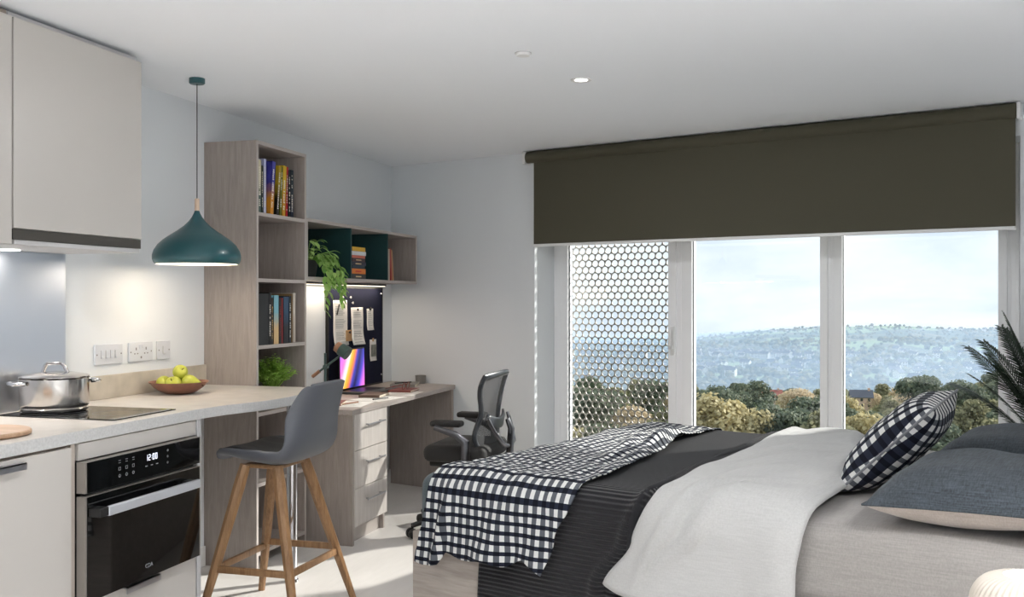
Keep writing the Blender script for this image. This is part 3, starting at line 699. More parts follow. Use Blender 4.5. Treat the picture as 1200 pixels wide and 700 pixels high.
# ================================================================== DESK
dt = .028
dk = thing('desk', 'pale taupe oak desk built in along the wall to the corner', 'desk', (-2.58, 5.75, 0))
part('desk_top', MB().prism([(-2.30, 4.885), (-2.30, 6.545), (XW+.002, 6.728), (XW+.002, 4.885)], .735-dt, .735), M['taupe_h'], dk, bevel=.002)
q0 = w2k(-4.245, 5.478-.014); 
part('end_panel', MB().box(-4.83, 5.440, 0, -4.262, 5.462, .735-dt-.001), M['taupe'], dk, fr=W)
pe = thing('drawer_pedestal', 'pale taupe three-drawer pedestal under the near end of the desk', 'drawers', (-2.58, 5.16, 0))
pz1 = .735-dt-.001
part('side_panel', box(XW+.002, 4.905, 0, -2.308, 4.925, pz1), M['taupe'], pe, bevel=.001)
part('side_panel', box(XW+.002, 5.352, 0, -2.325, 5.372, pz1), M['taupe'], pe, bevel=.001)
part('carcass', box(XW+.01, 4.926, .09, -2.326, 5.351, pz1), M['taupe'], pe)
part('plinth', box(-2.37, 4.926, 0, -2.35, 5.351, .09), M['taupe_edge'], pe)
M['drawerface'] = wood('pale_drawer_oak', sr(186, 179, 173), sr(208, 202, 197), scale=(20, 20, 1.5))
for a, b in ((.509, .706), (.302, .505), (.095, .298)):
    d = part('drawer', box(-2.325, 4.930, a, -2.306, 5.366, b), M['drawerface'], pe, bevel=.0015)
    zc = (a+b)/2+.032
    part('handle', MB().cyl((-2.28, 5.045, zc), (-2.28, 5.285, zc), .005, n=12).cyl((-2.306, 5.075, zc), (-2.28, 5.075, zc), .004, n=8).cyl((-2.306, 5.255, zc), (-2.28, 5.255, zc), .004, n=8), M['brushed'], d)
# chrome bar leg
lg = part('support_leg', MB().cyl((-2.30, 4.225, .008), (-2.30, 4.225, .858), .025, n=28), M['chrome'], kw, smooth='auto', label='chrome tubular leg')
part('mounting_plate', MB().lathe([(0, 0), (.05, 0), (.05, .006), (0, .006)], (-2.30, 4.225, .8585), 28), M['blackmatt'], lg)
part('foot', MB().lathe([(0, 0), (.032, 0), (.03, .01), (0, .01)], (-2.30, 4.225, 0), 28), M['chrome'], lg, smooth='auto')
# pinboard
pb = thing('pinboard', 'navy felt pinboard with slim black frame on the wall behind the desk', 'pinboard', (XW, 6.08, .74))
PX = XW+.018
part('felt_panel', box(XW+.0005, 5.69, .745, PX-.001, 6.525, 1.405), M['navyfelt'], pb)
fm = MB(); 
for a in ((5.682, .738, 5.692, 1.412), (6.523, .738, 6.533, 1.412), (5.682, .738, 6.533, .748), (5.682, 1.402, 6.533, 1.412)): fm.box(XW+.0004, a[0], a[1], PX+.002, a[2], a[3])
part('frame', fm, M['black'], pb)
for z in (.80, 1.37): part('fixing_screw', MB().lathe([(0, 0), (.008, 0), (.006, .004), (0, .004)], n=12, T=Matrix.Translation((PX+.002, 6.505, z)) @ FX), M['chrome'], pb)
def pinned(name, y0, y1, z0, z1, label, mat, lines, curl=.01, clip='pin', PX=PX):
    t = thing(name, label, 'paper' if name == 'paper_sheet' else name.replace('_', ' '), (PX, (y0+y1)/2, z0))
    rows = []; N = 14
    for i in range(N+1):
        a = i/N; z = z1+(z0-z1)*a
        rows.append([(PX+.0015+curl*(a**2)*.9+.004*curl/.01*math.sin(a*7)*(.3+abs(b-.5))*a, y0+(y1-y0)*b, z) for b in (0, .25, .5, .75, 1)])
    sh = MB(); sh.grid(rows)
    sheet = part('sheet', sh, mat, t, smooth=True)
    m = sheet.modifiers.new('s', 'SOLIDIFY'); m.thickness = .0006; m.offset = 0
    if lines:
        ink = MB(); rnd = random.Random(int(y0*977))
        for i in range(2, N):
            if i in lines: continue
            x_ = max(rows[i][2][0], rows[i][1][0], rows[i][3][0])+.0012; z = rows[i][0][2]
            ink.box(x_-.0004, y0+.15*(y1-y0), z-.0015, x_, y0+(y1-y0)*rnd.uniform(.6, .88), z+.0015)
            ink.box(x_-.0004, y0+.15*(y1-y0), z-.0015-.011, x_, y0+(y1-y0)*rnd.uniform(.6, .88), z+.0015-.011)
        part('print', ink, M['paperink'], t)
    ym = (y0+y1)/2
    if clip == 'pin': part('pin', MB().lathe([(0, 0), (.003, 0), (.003, .004), (.009, .006), (.009, .010), (0, .011)], n=14, T=Matrix.Translation((PX+.002, ym, z1-.014)) @ FX), M['black'], t)
    elif clip == 'clip': part('clip', box(PX+.001, ym-.012, z1-.012, PX+.008, ym+.012, z1+.012), M['black'], t)
    else: part('tape', box(PX+.002, ym-.012, z1-.014, PX+.0035, ym+.012, z1+.01), M['kraft'], t)
import sys
def bpos(px, py, X=PX):
    f = 1166.7; cx = (px-600)/f; cz = (351-py)/f
    r = (-math.sin(aK)+cx*math.cos(aK), math.cos(aK)+cx*math.sin(aK), cz); t = X/r[0]
    return r[1]*t, H+r[2]*t
def prect(x0, y0, x1, y1):
    a = bpos(x0, y0); b = bpos(x1, y1); c = bpos(x0, y1); d = bpos(x1, y0)
    return a[0], b[0], (c[1]+b[1])/2, (a[1]+d[1])/2
y0, y1, z0_, z1_ = prect(390, 352, 406.5, 405); pinned('paper_sheet', y0, y1, z0_, z1_, 'long white printed sheet with black pen, leftmost on the navy pinboard', M['paper'], [5, 9], .012, None) if False else pinned('paper_sheet', y0, y1, z0_, z1_, 'long white printed sheet pinned at the left of the navy pinboard', M['paper'], [5, 9], .012, 'pin')
y0, y1, z0_, z1_ = prect(411, 360.5, 425, 404); pinned('paper_sheet', y0, y1, z0_, z1_, 'curling printed letter pinned in the middle of the navy pinboard', M['paper'], [4, 8], .018, 'pin')
y0, y1, z0_, z1_ = prect(429.5, 362, 437, 387); pinned('paper_sheet', y0, y1, z0_, z1_, 'narrow printed note at the upper right of the navy pinboard', M['paper'], [6], .006, 'clip')
y0, y1, z0_, z1_ = prect(433, 398, 440.5, 423); pinned('photograph', y0, y1, z0_, z1_, 'small photo print taped at the lower right of the navy pinboard', M['paper'], None, .005, 'tape')
pp = box(PX+.0068, y0+.008, z0_+.03, PX+.0078, y1-.008, z1_-.035); part('picture', pp, M['photo'], bpy.data.objects['photograph'])
y0, y1, z0_, z1_ = prect(402.5, 387, 409.5, 400); pinned('kraft_tag', y0, y1, z0_, z1_, 'small brown kraft tag pinned below the long sheet', M['kraft'], None, .002, 'pin', PX+.016)
bpy.data.objects['kraft_tag']['category'] = 'tag'
a = bpos(396, 357); b = bpos(393, 369); 
single('pen', MB().tube([(PX+.010, a[0], a[1]), (PX+.012, b[0], b[1])], .0045, 8), M['black'], 'black pen fixed upright over the long white sheet on the pinboard', 'pen')
for i, (px, py) in enumerate(((401, 349), (410, 348.5), (412.5, 355))):
    a = bpos(px, py); single('push_pin', MB().lathe([(0, 0), (.003, 0), (.003, .004), (.008, .006), (.008, .010), (0, .011)], n=14, T=Matrix.Translation((PX-.0005, a[0], a[1])) @ FX), M['paper'], 'small pale push pin loose near the top of the navy pinboard', 'pin', group='loose pins on the pinboard')
# laptop
lx, ly = -2.72, 5.88
lp = thing('laptop', 'open laptop with colourful wavy screen standing on the desk under the pinboard', 'laptop', (-2.66, ly, .735))
part('base', MB().rbox(-2.765, ly-.185, .7358, -2.53, ly+.185, .752, r=.006, seg=3), M['darkgrey'], lp, smooth='auto')
part('keyboard', MB().box(-2.745, ly-.165, .752, -2.62, ly+.165, .7528), M['black'], lp)
LT = Matrix.Translation((-2.765, ly, .752)) @ Matrix.Rotation(-.015, 4, 'Y')
lidp = part('lid', MB().rbox(-.008, -.186, 0, 0, .186, .262, r=.0035, seg=2, T=LT), M['black'], lp, smooth='auto')
m, nt, b = newmat('screen_waves'); L = nt.links.new
tc = nt.nodes.new('ShaderNodeTexCoord'); mp = nt.nodes.new('ShaderNodeMapping'); mp.inputs['Scale'].default_value = (1, 6, 4); mp.inputs['Rotation'].default_value = (.5, 0, 0)
n = nt.nodes.new('ShaderNodeTexWave'); n.inputs['Scale'].default_value = .22; n.inputs['Distortion'].default_value = 5; n.inputs['Detail'].default_value = 0; n.bands_direction = 'Y'; n.wave_profile = 'SAW'; n.inputs['Detail Scale'].default_value = .8
r = nt.nodes.new('ShaderNodeValToRGB'); els = r.color_ramp.elements
pal = [(0, sr(20, 26, 90)), (.16, sr(70, 70, 190)), (.3, sr(210, 110, 230)), (.42, sr(235, 120, 190)), (.55, sr(245, 240, 240)), (.62, sr(250, 190, 70)), (.74, sr(245, 130, 50)), (.86, sr(60, 60, 170)), (1, sr(16, 20, 60))]
els[0].position = 0; els[0].color = col(pal[0][1]); els[1].position = 1; els[1].color = col(pal[-1][1])
for p_, c_ in pal[1:-1]: e = els.new(p_); e.color = col(c_)
L(tc.outputs['Object'], mp.inputs['Vector']); L(mp.outputs['Vector'], n.inputs['Vector']); L(n.outputs['Fac'], r.inputs['Fac'])
L(r.outputs['Color'], b.inputs['Emission Color']); b.inputs['Emission Strength'].default_value = .9; b.inputs['Base Color'].default_value = (.01, .01, .01, 1); b.inputs['Roughness'].default_value = .2
part('screen', MB().box(-.0002, -.180, .012, .0006, .180, .254, T=LT), m, lidp, label='glowing screen with coloured waves')
# desk lamp
dl = thing('desk_lamp', 'grey green articulated desk lamp with copper accents on the desk', 'lamp', (-2.66, 5.45, .735))
def dpos(px, py, Y):
    f = 1166.7; cx = (px-600)/f; cz = (351-py)/f
    r = (-math.sin(aK)+cx*math.cos(aK), math.cos(aK)+cx*math.sin(aK), cz); t = Y/r[1]
    return Vector((r[0]*t, Y, H+r[2]*t))
DY = 5.35
e0 = dpos(367, 441, DY); j0 = dpos(381, 430, DY); e1 = dpos(400, 416, DY); 
part('base', MB().lathe([(0, 0), (.075, 0), (.075, .012), (.07, .016), (0, .016)], (j0.x, DY, .7355), 36), M['lampgreen'], dl, smooth='auto')
part('post', MB().cyl((j0.x, DY, .751), (j0.x, DY, dpos(381, 414, DY).z), .007, n=12), M['lampgreen'], dl, smooth='auto')
am = part('arm', MB().cyl(e0, e1, .0065, n=12), M['lampgreen'], dl, smooth='auto')
part('counterweight', MB().cyl(e0+(j0-e0)*-.05, e0+(j0-e0)*.55, .0105, n=14), M['copper'], am, smooth='auto', label='copper coloured tip')
part('joint', MB().cyl((j0.x+.005, DY-.016, j0.z), (j0.x+.005, DY+.016, j0.z), .013, n=16), M['lampgreen'], dl, smooth='auto')
h0 = dpos(394.5, 406, DY); h1 = dpos(411, 417, DY); hd_ = (h1-h0).normalized()
part('lamp_head', MB().tube([h0+hd_*.028, h0+hd_*.03, h0+hd_*.085], [.028, .037, .040], 28), M['lampgreen'], dl, smooth='auto')
part('head_cap', MB().tube([h0-hd_*.005, h0, h0+hd_*.028], [.022, .031, .034], 28), M['copper'], dl, smooth='auto', label='copper coloured cap')
# desk clutter
def flat(name, c, L_, Wd, th, rz, mat, label, cat, z=.7355, lines=None, group=None, pagemat=None):
    T = Matrix.Translation((c[0], c[1], z)) @ Matrix.Rotation(rz, 4, 'Z')
    t = thing(name, label, cat, (c[0], c[1], z), rz, group)
    if th > .004:
        part('cover', MB().box(-L_/2, -Wd/2, 0, L_/2, Wd/2, .0015, T=T).box(-L_/2, -Wd/2, th-.0015, L_/2, Wd/2, th, T=T).box(-L_/2, -Wd/2, 0, L_/2, -Wd/2+.0015, th, T=T), mat, t)
        part('pages', MB().box(-L_/2+.002, -Wd/2+.002, .0015, L_/2-.002, Wd/2-.003, th-.0015, T=T), M['pages'], t)
    else:
        part('sheet', MB().box(-L_/2, -Wd/2, 0, L_/2, Wd/2, th, T=T), mat, t)
    if lines:
        ink = MB(); rnd = random.Random(int(c[1]*999))
        for i in range(lines):
            y = -Wd/2*.8+Wd*.8*i/lines
            ink.box(-L_/2*.8, y, th, L_/2*rnd.uniform(.3, .8), y+.0025, th+.0003, T=T)
        part('writing', ink, M['paperink'], t)
    return t
flat('paper_sheet', (-2.45, 5.17), .21, .30, .0012, .15, M['paper'], 'white printed sheet at the near end of the desk', 'paper', lines=12)
flat('paper_sheet', (-2.42, 5.50), .21, .30, .0012, -.2, M['paper'], 'white sheet in sunlight at the front edge of the desk', 'paper', lines=9)
flat('paper_sheet', (-2.41, 5.84), .21, .28, .0012, .1, M['paper'], 'white sheet under the cable on the far half of the desk', 'paper', lines=9)
flat('notebook', (-2.555, 5.13), .16, .22, .014, .3, M['redbook'], 'dark red notebook lying behind the papers near the laptop', 'notebook')
flat('notebook', (-2.50, 5.62), .13, .21, .016, .12, M['brownbook'], 'brown notebook lying in front of the laptop', 'notebook', z=.7372)
flat('notebook', (-2.46, 6.00), .15, .21, .012, .1, M['redbook'], 'dark red notebook lying under the coiled glasses', 'notebook', z=.7372)
nb = flat('notebook', (-2.60, 6.36), .17, .25, .02, .25, M['cup'], 'grey notebook with a pen on it near the desk corner', 'notebook')
single('pen', MB().tube([(-2.64, 6.28, .7605), (-2.57, 6.40, .7605)], .0045, 8), M['black'], 'black pen lying on the grey notebook at the desk corner', 'pen')
single('pen', MB().tube([(-2.41, 5.40, .7415), (-2.37, 5.53, .7415)], .004, 8), M['black'], 'dark pen lying on the sunlit papers at the desk front', 'pen')
single('pencil', MB().tube([(-2.47, 5.07, .7415), (-2.43, 5.24, .7415)], .004, 6), M['copper'], 'pencil lying on the papers at the near end of the desk', 'pencil')
# spectacles on the red notebook
gl = thing('spectacles', 'brown framed spectacles folded on the dark red notebook', 'glasses', (-2.46, 5.98, .7495))
for s_ in (-1, 1):
    c = Vector((-2.44, 5.985+s_*.034, .772)); pts = [c+Vector((.004*math.sin(a), .027*math.cos(a), .021*math.sin(a))) for a in [2*PI*k/20 for k in range(20)]]
    part('rim', MB().tube(pts, .0026, 6, closed=True), M['redbook'], gl)
    part('temple', MB().tube([c+Vector((0, s_*.028, .008)), c+Vector((-.06, s_*.03, .0)), c+Vector((-.12, s_*.022, -.018))], .002, 6), M['redbook'], gl)
part('bridge', MB().tube([(-2.44, 5.978, .775), (-2.437, 5.985, .779), (-2.44, 5.992, .775)], .002, 6), M['redbook'], gl)
# cup
single('cup', MB().lathe([(0, 0), (.03, 0), (.034, .004), (.037, .05), (.0385, .058), (.036, .058), (.0335, .01), (0, .008)], (-2.57, 6.575, .7355), 36), M['cup'], 'small grey ceramic cup at the far corner of the desk', 'cup', smooth='auto')

# ------------------------------------------------------------------ plants
def leaf(mb, base, d, up, L_, w, bend=.3, n=4, fold=.25):
    d = Vector(d).normalized(); up = Vector(up); s = d.cross(up)
    if s.length < 1e-3: s = Vector((1, 0, 0))
    s.normalize(); nrm = s.cross(d)
    P = []
    for i in range(n+1):
        a = i/n; ww = w*math.sin(PI*min(1, (a*.92+.06)))**.8 if a < 1 else 0
        c = Vector(base)+d*L_*a - Vector((0, 0, 1))*bend*L_*a*a
        P.append([c-s*ww/2+nrm*ww*fold*.5, c, c+s*ww/2+nrm*ww*fold*.5])
    mb.grid(P)
hc = Vector((-2.655, 4.655, .769))
hp_ = thing('potted_herb', 'bushy light green herb plant in the bookcase behind the worktop', 'plant', hc)
part('pot', MB().lathe([(0, 0), (.05, 0), (.065, .1), (.068, .105), (.062, .105), (.058, .09), (0, .09)], hc, 28), M['terracotta'], hp_, smooth='auto')
part('soil', MB().lathe([(0, .088), (.056, .09)], hc, 20), M['soil'], hp_)
mb = MB(); st = MB(); rnd = random.Random(3)
for k in range(130):
    a = rnd.uniform(0, 2*PI); t_ = rnd.random()**.6; top = Vector((hc.x+.12*t_*math.cos(a), hc.y+.18*t_*math.sin(a), hc.z+.10+.165*(1-t_*t_*.6)*rnd.uniform(.75, 1.05)))
    top.x = min(max(top.x, -2.83), -2.50)
    b0 = Vector((hc.x+.03*t_*math.cos(a), hc.y+.03*t_*math.sin(a), hc.z+.09)); st.tube([b0, (b0+top)/2+Vector((0, 0, .02)), top], .0011, 5)
    for j in range(12):
        q = b0.lerp(top, .45+.55*j/11)+Vector((0, 0, .006)); az = rnd.uniform(0, 2*PI)
        leaf(mb, q, (math.cos(az), math.sin(az), rnd.uniform(-.1, .7)), (0, 0, 1), rnd.uniform(.016, .025), .016, .2, 2)
for v in mb.v: v.y = min(max(v.y, ty0+tk+.004), ty1-tk-.004); v.x = max(v.x, -2.845)
part('foliage', mb, M['herb'], hp_, smooth=True); part('stems', st, M['herb'], hp_)
pc_ = Vector((-2.68, 5.08, lz0+tk+.0005))
po = thing('trailing_pothos', 'trailing green pothos in a dark pot hanging over the cube shelf', 'plant', pc_)
part('pot', MB().lathe([(0, 0), (.055, 0), (.07, .085), (.072, .095), (.066, .095), (.062, .08), (0, .08)], pc_, 28), M['potdark'], po, smooth='auto')
part('soil', MB().lathe([(0, .078), (.06, .08)], pc_, 20), M['soil'], po)
mb = MB(); st = MB(); rnd = random.Random(11)
def pleaf(q, d, s=1.0):
    leaf(mb, q, d, (0, 0, 1), .046*s, .026*s, .35, 5, .3)
for k in range(64):
    a = rnd.uniform(0, 2*PI); el = rnd.uniform(.15, 1.2); L_ = rnd.uniform(.06, .15)
    b0 = pc_+Vector((.02*math.cos(a), .02*math.sin(a), .085)); q = b0+Vector((math.cos(a)*math.cos(el)*L_, math.sin(a)*math.cos(el)*L_*1.3, math.sin(el)*L_*.95))
    q.x = max(q.x, -2.8); q.z = min(q.z, lz1-.06); q.y = min(max(q.y, 4.93), 5.33)
    st.tube([b0, (b0+q)/2+Vector((0, 0, .015)), q], .0014, 5)
    pleaf(q, (math.cos(a)*.8+.4, math.sin(a), rnd.uniform(-.7, .2)), rnd.uniform(.8, 1.25))
vines = [((.16, -.055), .17), ((.17, -.02), .06), ((.165, .05), .03), ((.17, .10), .05), ((.155, .15), .12), ((.16, .165), .07), ((.16, .0), .02)]
for (dx, dy), drop in vines:
    b0 = pc_+Vector((.04, dy*.3, .09)); b1 = pc_+Vector((.10, dy*.8, .13)); b2 = Vector((XF+.03, pc_.y+dy, lz0+.06)); b3 = Vector((XF+.03, pc_.y+dy+.005, lz0-drop))
    pts = []
    for i in range(16):
        t_ = i/15
        p = b0.lerp(b1, min(1, t_*3)) if t_ < .33 else (b1.lerp(b2, (t_-.33)/.27) if t_ < .6 else b2.lerp(b3, (t_-.6)/.4))
        pts.append(p)
    st.tube(pts, .0016, 5)
    for i in range(3, 16):
        for s_ in (-1, 1):
            if rnd.random() < .8: pleaf(pts[i]+Vector((.003, 0, 0)), (rnd.uniform(.1, .9), s_*rnd.uniform(.3, 1), rnd.uniform(-1.2, -.1)), rnd.uniform(.7, 1.05))
for v in mb.v:
    if lz0-.02 < v.z < lz1: v.z = min(v.z, lz1-tk-.004)
    if lz0-.004 < v.z < lz0+tk+.004 and v.x < XF+.008: v.z = lz0+tk+.006
    if v.z < lz0: v.x = max(v.x, XF+.006)
    v.x = max(v.x, -2.845)
    if v.z > lz0: v.y = min(max(v.y, 4.895), 5.418) if v.x < XF+.006 else v.y
part('foliage', mb, M['pothos'], po, smooth=True); part('vine_stems', st, M['pothos'], po)

# ================================================================== BAR STOOL (faces the wall, -X)
sc_ = Vector((-2.12, 3.757, 0))
sl = thing('bar_stool', 'grey moulded bar stool with oak legs at the breakfast bar', 'stool', sc_)
prof = [(-.185, .684, .150), (-.165, .690, .175), (-.11, .688, .198), (-.04, .676, .212), (.03, .667, .219), (.10, .664, .222), (.162, .684, .221), (.198, .738, .215), (.215, .81, .206), (.232, .87, .194), (.247, .925, .180), (.259, .968, .165), (.268, .986, .150)]
def catm(P, n):
    out = []
    for i in range(len(P)-1):
        p0 = P[max(i-1, 0)]; p1 = P[i]; p2 = P[i+1]; p3 = P[min(i+2, len(P)-1)]
        for k in range(n):
            t = k/n
            out.append(tuple(.5*((2*b)+(-a+c)*t+(2*a-5*b+4*c-d)*t*t+(-a+3*b-3*c+d)*t**3) for a, b, c, d in zip(p0, p1, p2, p3)))
    out.append(P[-1]); return out
PR = catm(prof, 4); NV = 24; rows = []; n_ = len(PR)
for i, (d, z, w) in enumerate(PR):
    a = i/(n_-1); back = max(0, min(1, (a-.42)/.3)); row = []
    for j in range(NV+1):
        u = -1+2*j/NV; au = abs(u)
        y = w*math.sin(u*PI/2*.98)/math.sin(PI/2*.98)
        lift = (1-back)*(.014*au**2+.048*au**4*min(1, a*3.0)) - back*0 
        fwd = back*(.075*au**2.2)*(1-.35*max(0, (a-.75)/.25))
        topdip = max(0, (a-.8)/.2)*(-.012*au**2 - .03*max(0, au-.75)*4*.5 + .006)
        lip = -.022*max(0, 1-a*9)**2
        row.append(Vector((sc_.x+d-fwd, sc_.y+y, z+lift+topdip+lip)))
    rows.append(row)
mb = MB(); mb.grid(rows); sh = part('shell', mb, M['stoolshell'], sl, smooth=True)
m = sh.modifiers.new('s', 'SOLIDIFY'); m.thickness = .019; m.offset = 0
m = sh.modifiers.new('sub', 'SUBSURF'); m.levels = 1; m.render_levels = 1
mb = MB(); rr = []
for i in range(3, 26):
    a = i/(n_-1); row = []
    for j in range(NV+1):
        u = j/NV; p = rows[i][3].lerp(rows[i][NV-3], 0); q = rows[i][int(round(2+u*(NV-4)))]
        hgt = .014+.026*min(1, 4*min((i-3)/22, (25-i)/22))*min(1, 5*min(u, 1-u))
        row.append(q+Vector((0, 0, hgt)))
    rr.append(row)
mb.grid(rr); pd_ = part('seat_pad', mb, M['stoolpad'], sl, smooth=True); m = pd_.modifiers.new('s', 'SOLIDIFY'); m.thickness = .012; m.offset = -1
tops = [(-2.195, 3.645), (-2.05, 3.645), (-2.05, 3.87), (-2.195, 3.87)]; feet = [(-2.355, 3.548), (-1.915, 3.548), (-1.905, 4.055), (-2.362, 4.055)]
part('seat_frame', MB().rbox(-2.205, 3.64, .634, -2.035, 3.875, .652, r=.006, seg=2), M['oak'], sl, smooth='auto')
def at(i, z):
    t = (.655-z)/.655; return Vector((tops[i][0]+(feet[i][0]-tops[i][0])*t, tops[i][1]+(feet[i][1]-tops[i][1])*t, z))
for i in range(4):
    a, b = at(i, .648), at(i, .0005); mb = MB()
    ax = (b-a).normalized()
    R2 = [.023, .026, .022, .016]; zs = [0, .12, .6, 1]
    mb.tube([a.lerp(b, t) for t in zs], R2, 8, up=(1, 0, 0), flat=.9)
    for v in mb.v: v.z = max(v.z, .0005)
    part('leg', mb, M['oak'], sl, bevel=0, smooth='auto')
for i, z in ((0, .225), (1, .225), (2, .245), (3, .225)):
    a, b = at(i, z), at((i+1) % 4, z); d = (b-a).normalized(); nrm = Vector((-d.y, d.x, 0))
    mb = MB(); T = Matrix((( d.x, nrm.x, 0, a.x), (d.y, nrm.y, 0, a.y), (0, 0, 1, z), (0, 0, 0, 1)))
    mb.rbox(0, -.009, -.014, (b-a).length, .009, .014, r=.004, seg=2, T=T); part('stretcher', mb, M['oak'], sl, smooth='auto')

# ================================================================== OFFICE CHAIR (faces the desk)
oc_ = Vector((-1.85, 5.41, 0))
ch = thing('office_chair', 'black mesh-back office chair with armrests between desk and bed', 'chair', oc_)
X0 = oc_.x
seat = MB().rbox(X0-.165, 5.17, .425, X0+.20, 5.65, .515, r=.04, seg=5)
for v in seat.v:
    t = (v.x-X0)/.21; v.z += .012*abs((v.y-5.41)/.24)**2*(1 if v.z > .47 else 0) - (.02*max(0, -t-.5) if v.z > .47 else 0)
part('seat', seat, M['officefab'], ch, smooth='auto')
part('seat_pan', MB().rbox(X0-.14, 5.22, .395, X0+.17, 5.60, .43, r=.012, seg=2), M['blackmatt'], ch, smooth='auto')
bp_ = []
def hour(z):                                   # half width of the back at height z (0..1)
    return catm([(.155,), (.205,), (.215,), (.19,), (.165,), (.178,), (.205,), (.222,), (.215,)], 6)[int(round(z*48))][0]
def bkx(z, y): return X0+.185+.05*z-.045*((y-5.41)/.2)**2*.8+.035*math.sin(z*PI)*-.8
loop = []
ZB0, ZB1 = .475, .90
for k in range(25): z = k/24; loop.append((bkx(z, 5.41-hour(z)), 5.41-hour(z), ZB0+(ZB1-ZB0)*z))
for k in range(1, 8): t = k/8; y = 5.41-hour(1)+2*hour(1)*t; loop.append((bkx(1, y), y, ZB1+.014*math.sin(PI*t)))
for k in range(25): z = 1-k/24; loop.append((bkx(z, 5.41+hour(z)), 5.41+hour(z), ZB0+(ZB1-ZB0)*z))
for k in range(1, 8): t = k/8; y = 5.41+hour(0)-2*hour(0)*t; loop.append((bkx(0, y), y, ZB0-.012*math.sin(PI*t)))
bf = part('back_frame', MB().tube(loop, .0135, 10, closed=True, up=(1, 0, 0), flat=1.35), M['officeframe'], ch, smooth='auto')
m_, nt, b = newmat('chair_mesh'); L = nt.links.new
uvn = nt.nodes.new('ShaderNodeUVMap'); uvn.uv_map = 'UVMap'; sp_ = nt.nodes.new('ShaderNodeSeparateXYZ'); L(uvn.outputs[0], sp_.inputs[0])
s1 = stripe(nt, sp_.outputs[0], .0045, .45); s2 = stripe(nt, sp_.outputs[1], .0045, .45)
ml = nt.nodes.new('ShaderNodeMath'); ml.operation = 'MULTIPLY'; L(s1, ml.inputs[0]); L(s2, ml.inputs[1])
sb = nt.nodes.new('ShaderNodeMath'); sb.operation = 'SUBTRACT'; sb.inputs[0].default_value = 1; L(ml.outputs[0], sb.inputs[1]); L(sb.outputs[0], b.inputs['Alpha'])
b.inputs['Base Color'].default_value = col(sr(60, 61, 64)); b.inputs['Roughness'].default_value = .7
P = []; UV = []
for k in range(25):
    z = k/24; w = hour(z); P.append([(bkx(z, 5.41+w*u), 5.41+w*u, ZB0+(ZB1-ZB0)*z) for u in [-1+2*j/12 for j in range(13)]]); UV.append([(w*(-1+2*j/12), .44*z) for j in range(13)])
mb = MB(); mb.grid(P, uv=UV); part('back_mesh', mb, m_, ch, smooth=True)
lum = MB(); rows = []
for k in range(7):
    z = .30+.14*k/6; rows.append([(bkx(z, 5.41+.17*u)+.03, 5.41+.17*u*(1-.15*abs(k-3)/3), ZB0+(ZB1-ZB0)*z+.03*u*u) for u in [-1+2*j/12 for j in range(13)]])
lum.grid(rows); o = part('lumbar_support', lum, M['officeframe'], ch, smooth=True); mm = o.modifiers.new('s', 'SOLIDIFY'); mm.thickness = .014
part('back_spine', MB().tube([(X0+.08, 5.41, .41), (X0+.20, 5.41, .40), (X0+.275, 5.41, .46), (X0+.285, 5.41, .60), (X0+.262, 5.41, .655)], [.022, .024, .022, .018, .014], 12, flat=1.6), M['officemetal'], ch, smooth='auto')
for s_ in (-1, 1):
    y = 5.41+s_*.225
    part('spine_arm', MB().tube([(X0+.275, 5.41, .50), (X0+.27, 5.41+s_*.10, .52), (X0+.235, 5.41+s_*.17, .60), (X0+.205, 5.41+s_*.192, .67)], [.014, .013, .012, .010], 10), M['officemetal'], ch, smooth='auto')
    part('armrest_support', MB().tube([(X0+.06, 5.41+s_*.18, .41), (X0+.10, y+s_*.035, .44), (X0+.10, y+s_*.042, .55), (X0+.04, y+s_*.04, .59), (X0-.08, y+s_*.04, .625)], [.016, .018, .016, .013, .010], 10, flat=1.5), M['officemetal'], ch, smooth='auto')
    part('armrest_pad', MB().rbox(X0-.125, y-.002, .622, X0+.055, y+.082, .654, r=.0135, seg=4), M['officefab'], ch, smooth='auto')
part('gas_lift', MB().cyl((X0, 5.41, .10), (X0, 5.41, .26), .028, n=20).cyl((X0, 5.41, .25), (X0, 5.41, .40), .016, n=20), M['blackmatt'], ch, smooth='auto')
for k in range(5):
    a = PI*.87+2*PI*k/5; d = Vector((math.cos(a), math.sin(a), 0)); c = Vector((X0, 5.41, 0))
    part('base_spoke', MB().tube([c+Vector((0, 0, .115)), c+d*.12+Vector((0, 0, .11)), c+d*.33+Vector((0, 0, .072))], [.026, .022, .014], 10), M['blackmatt'], ch, smooth='auto')
    w_ = Vector((-d.y, d.x, 0)); q = c+d*.33+Vector((0, 0, .029))
    part('caster', MB().cyl(q-w_*.024, q-w_*.005, .028, n=20).cyl(q+w_*.005, q+w_*.024, .028, n=20).cyl(q+Vector((0, 0, .0)), q+Vector((0, 0, .045)), .007, n=8), M['blackmatt'], ch, smooth='auto')

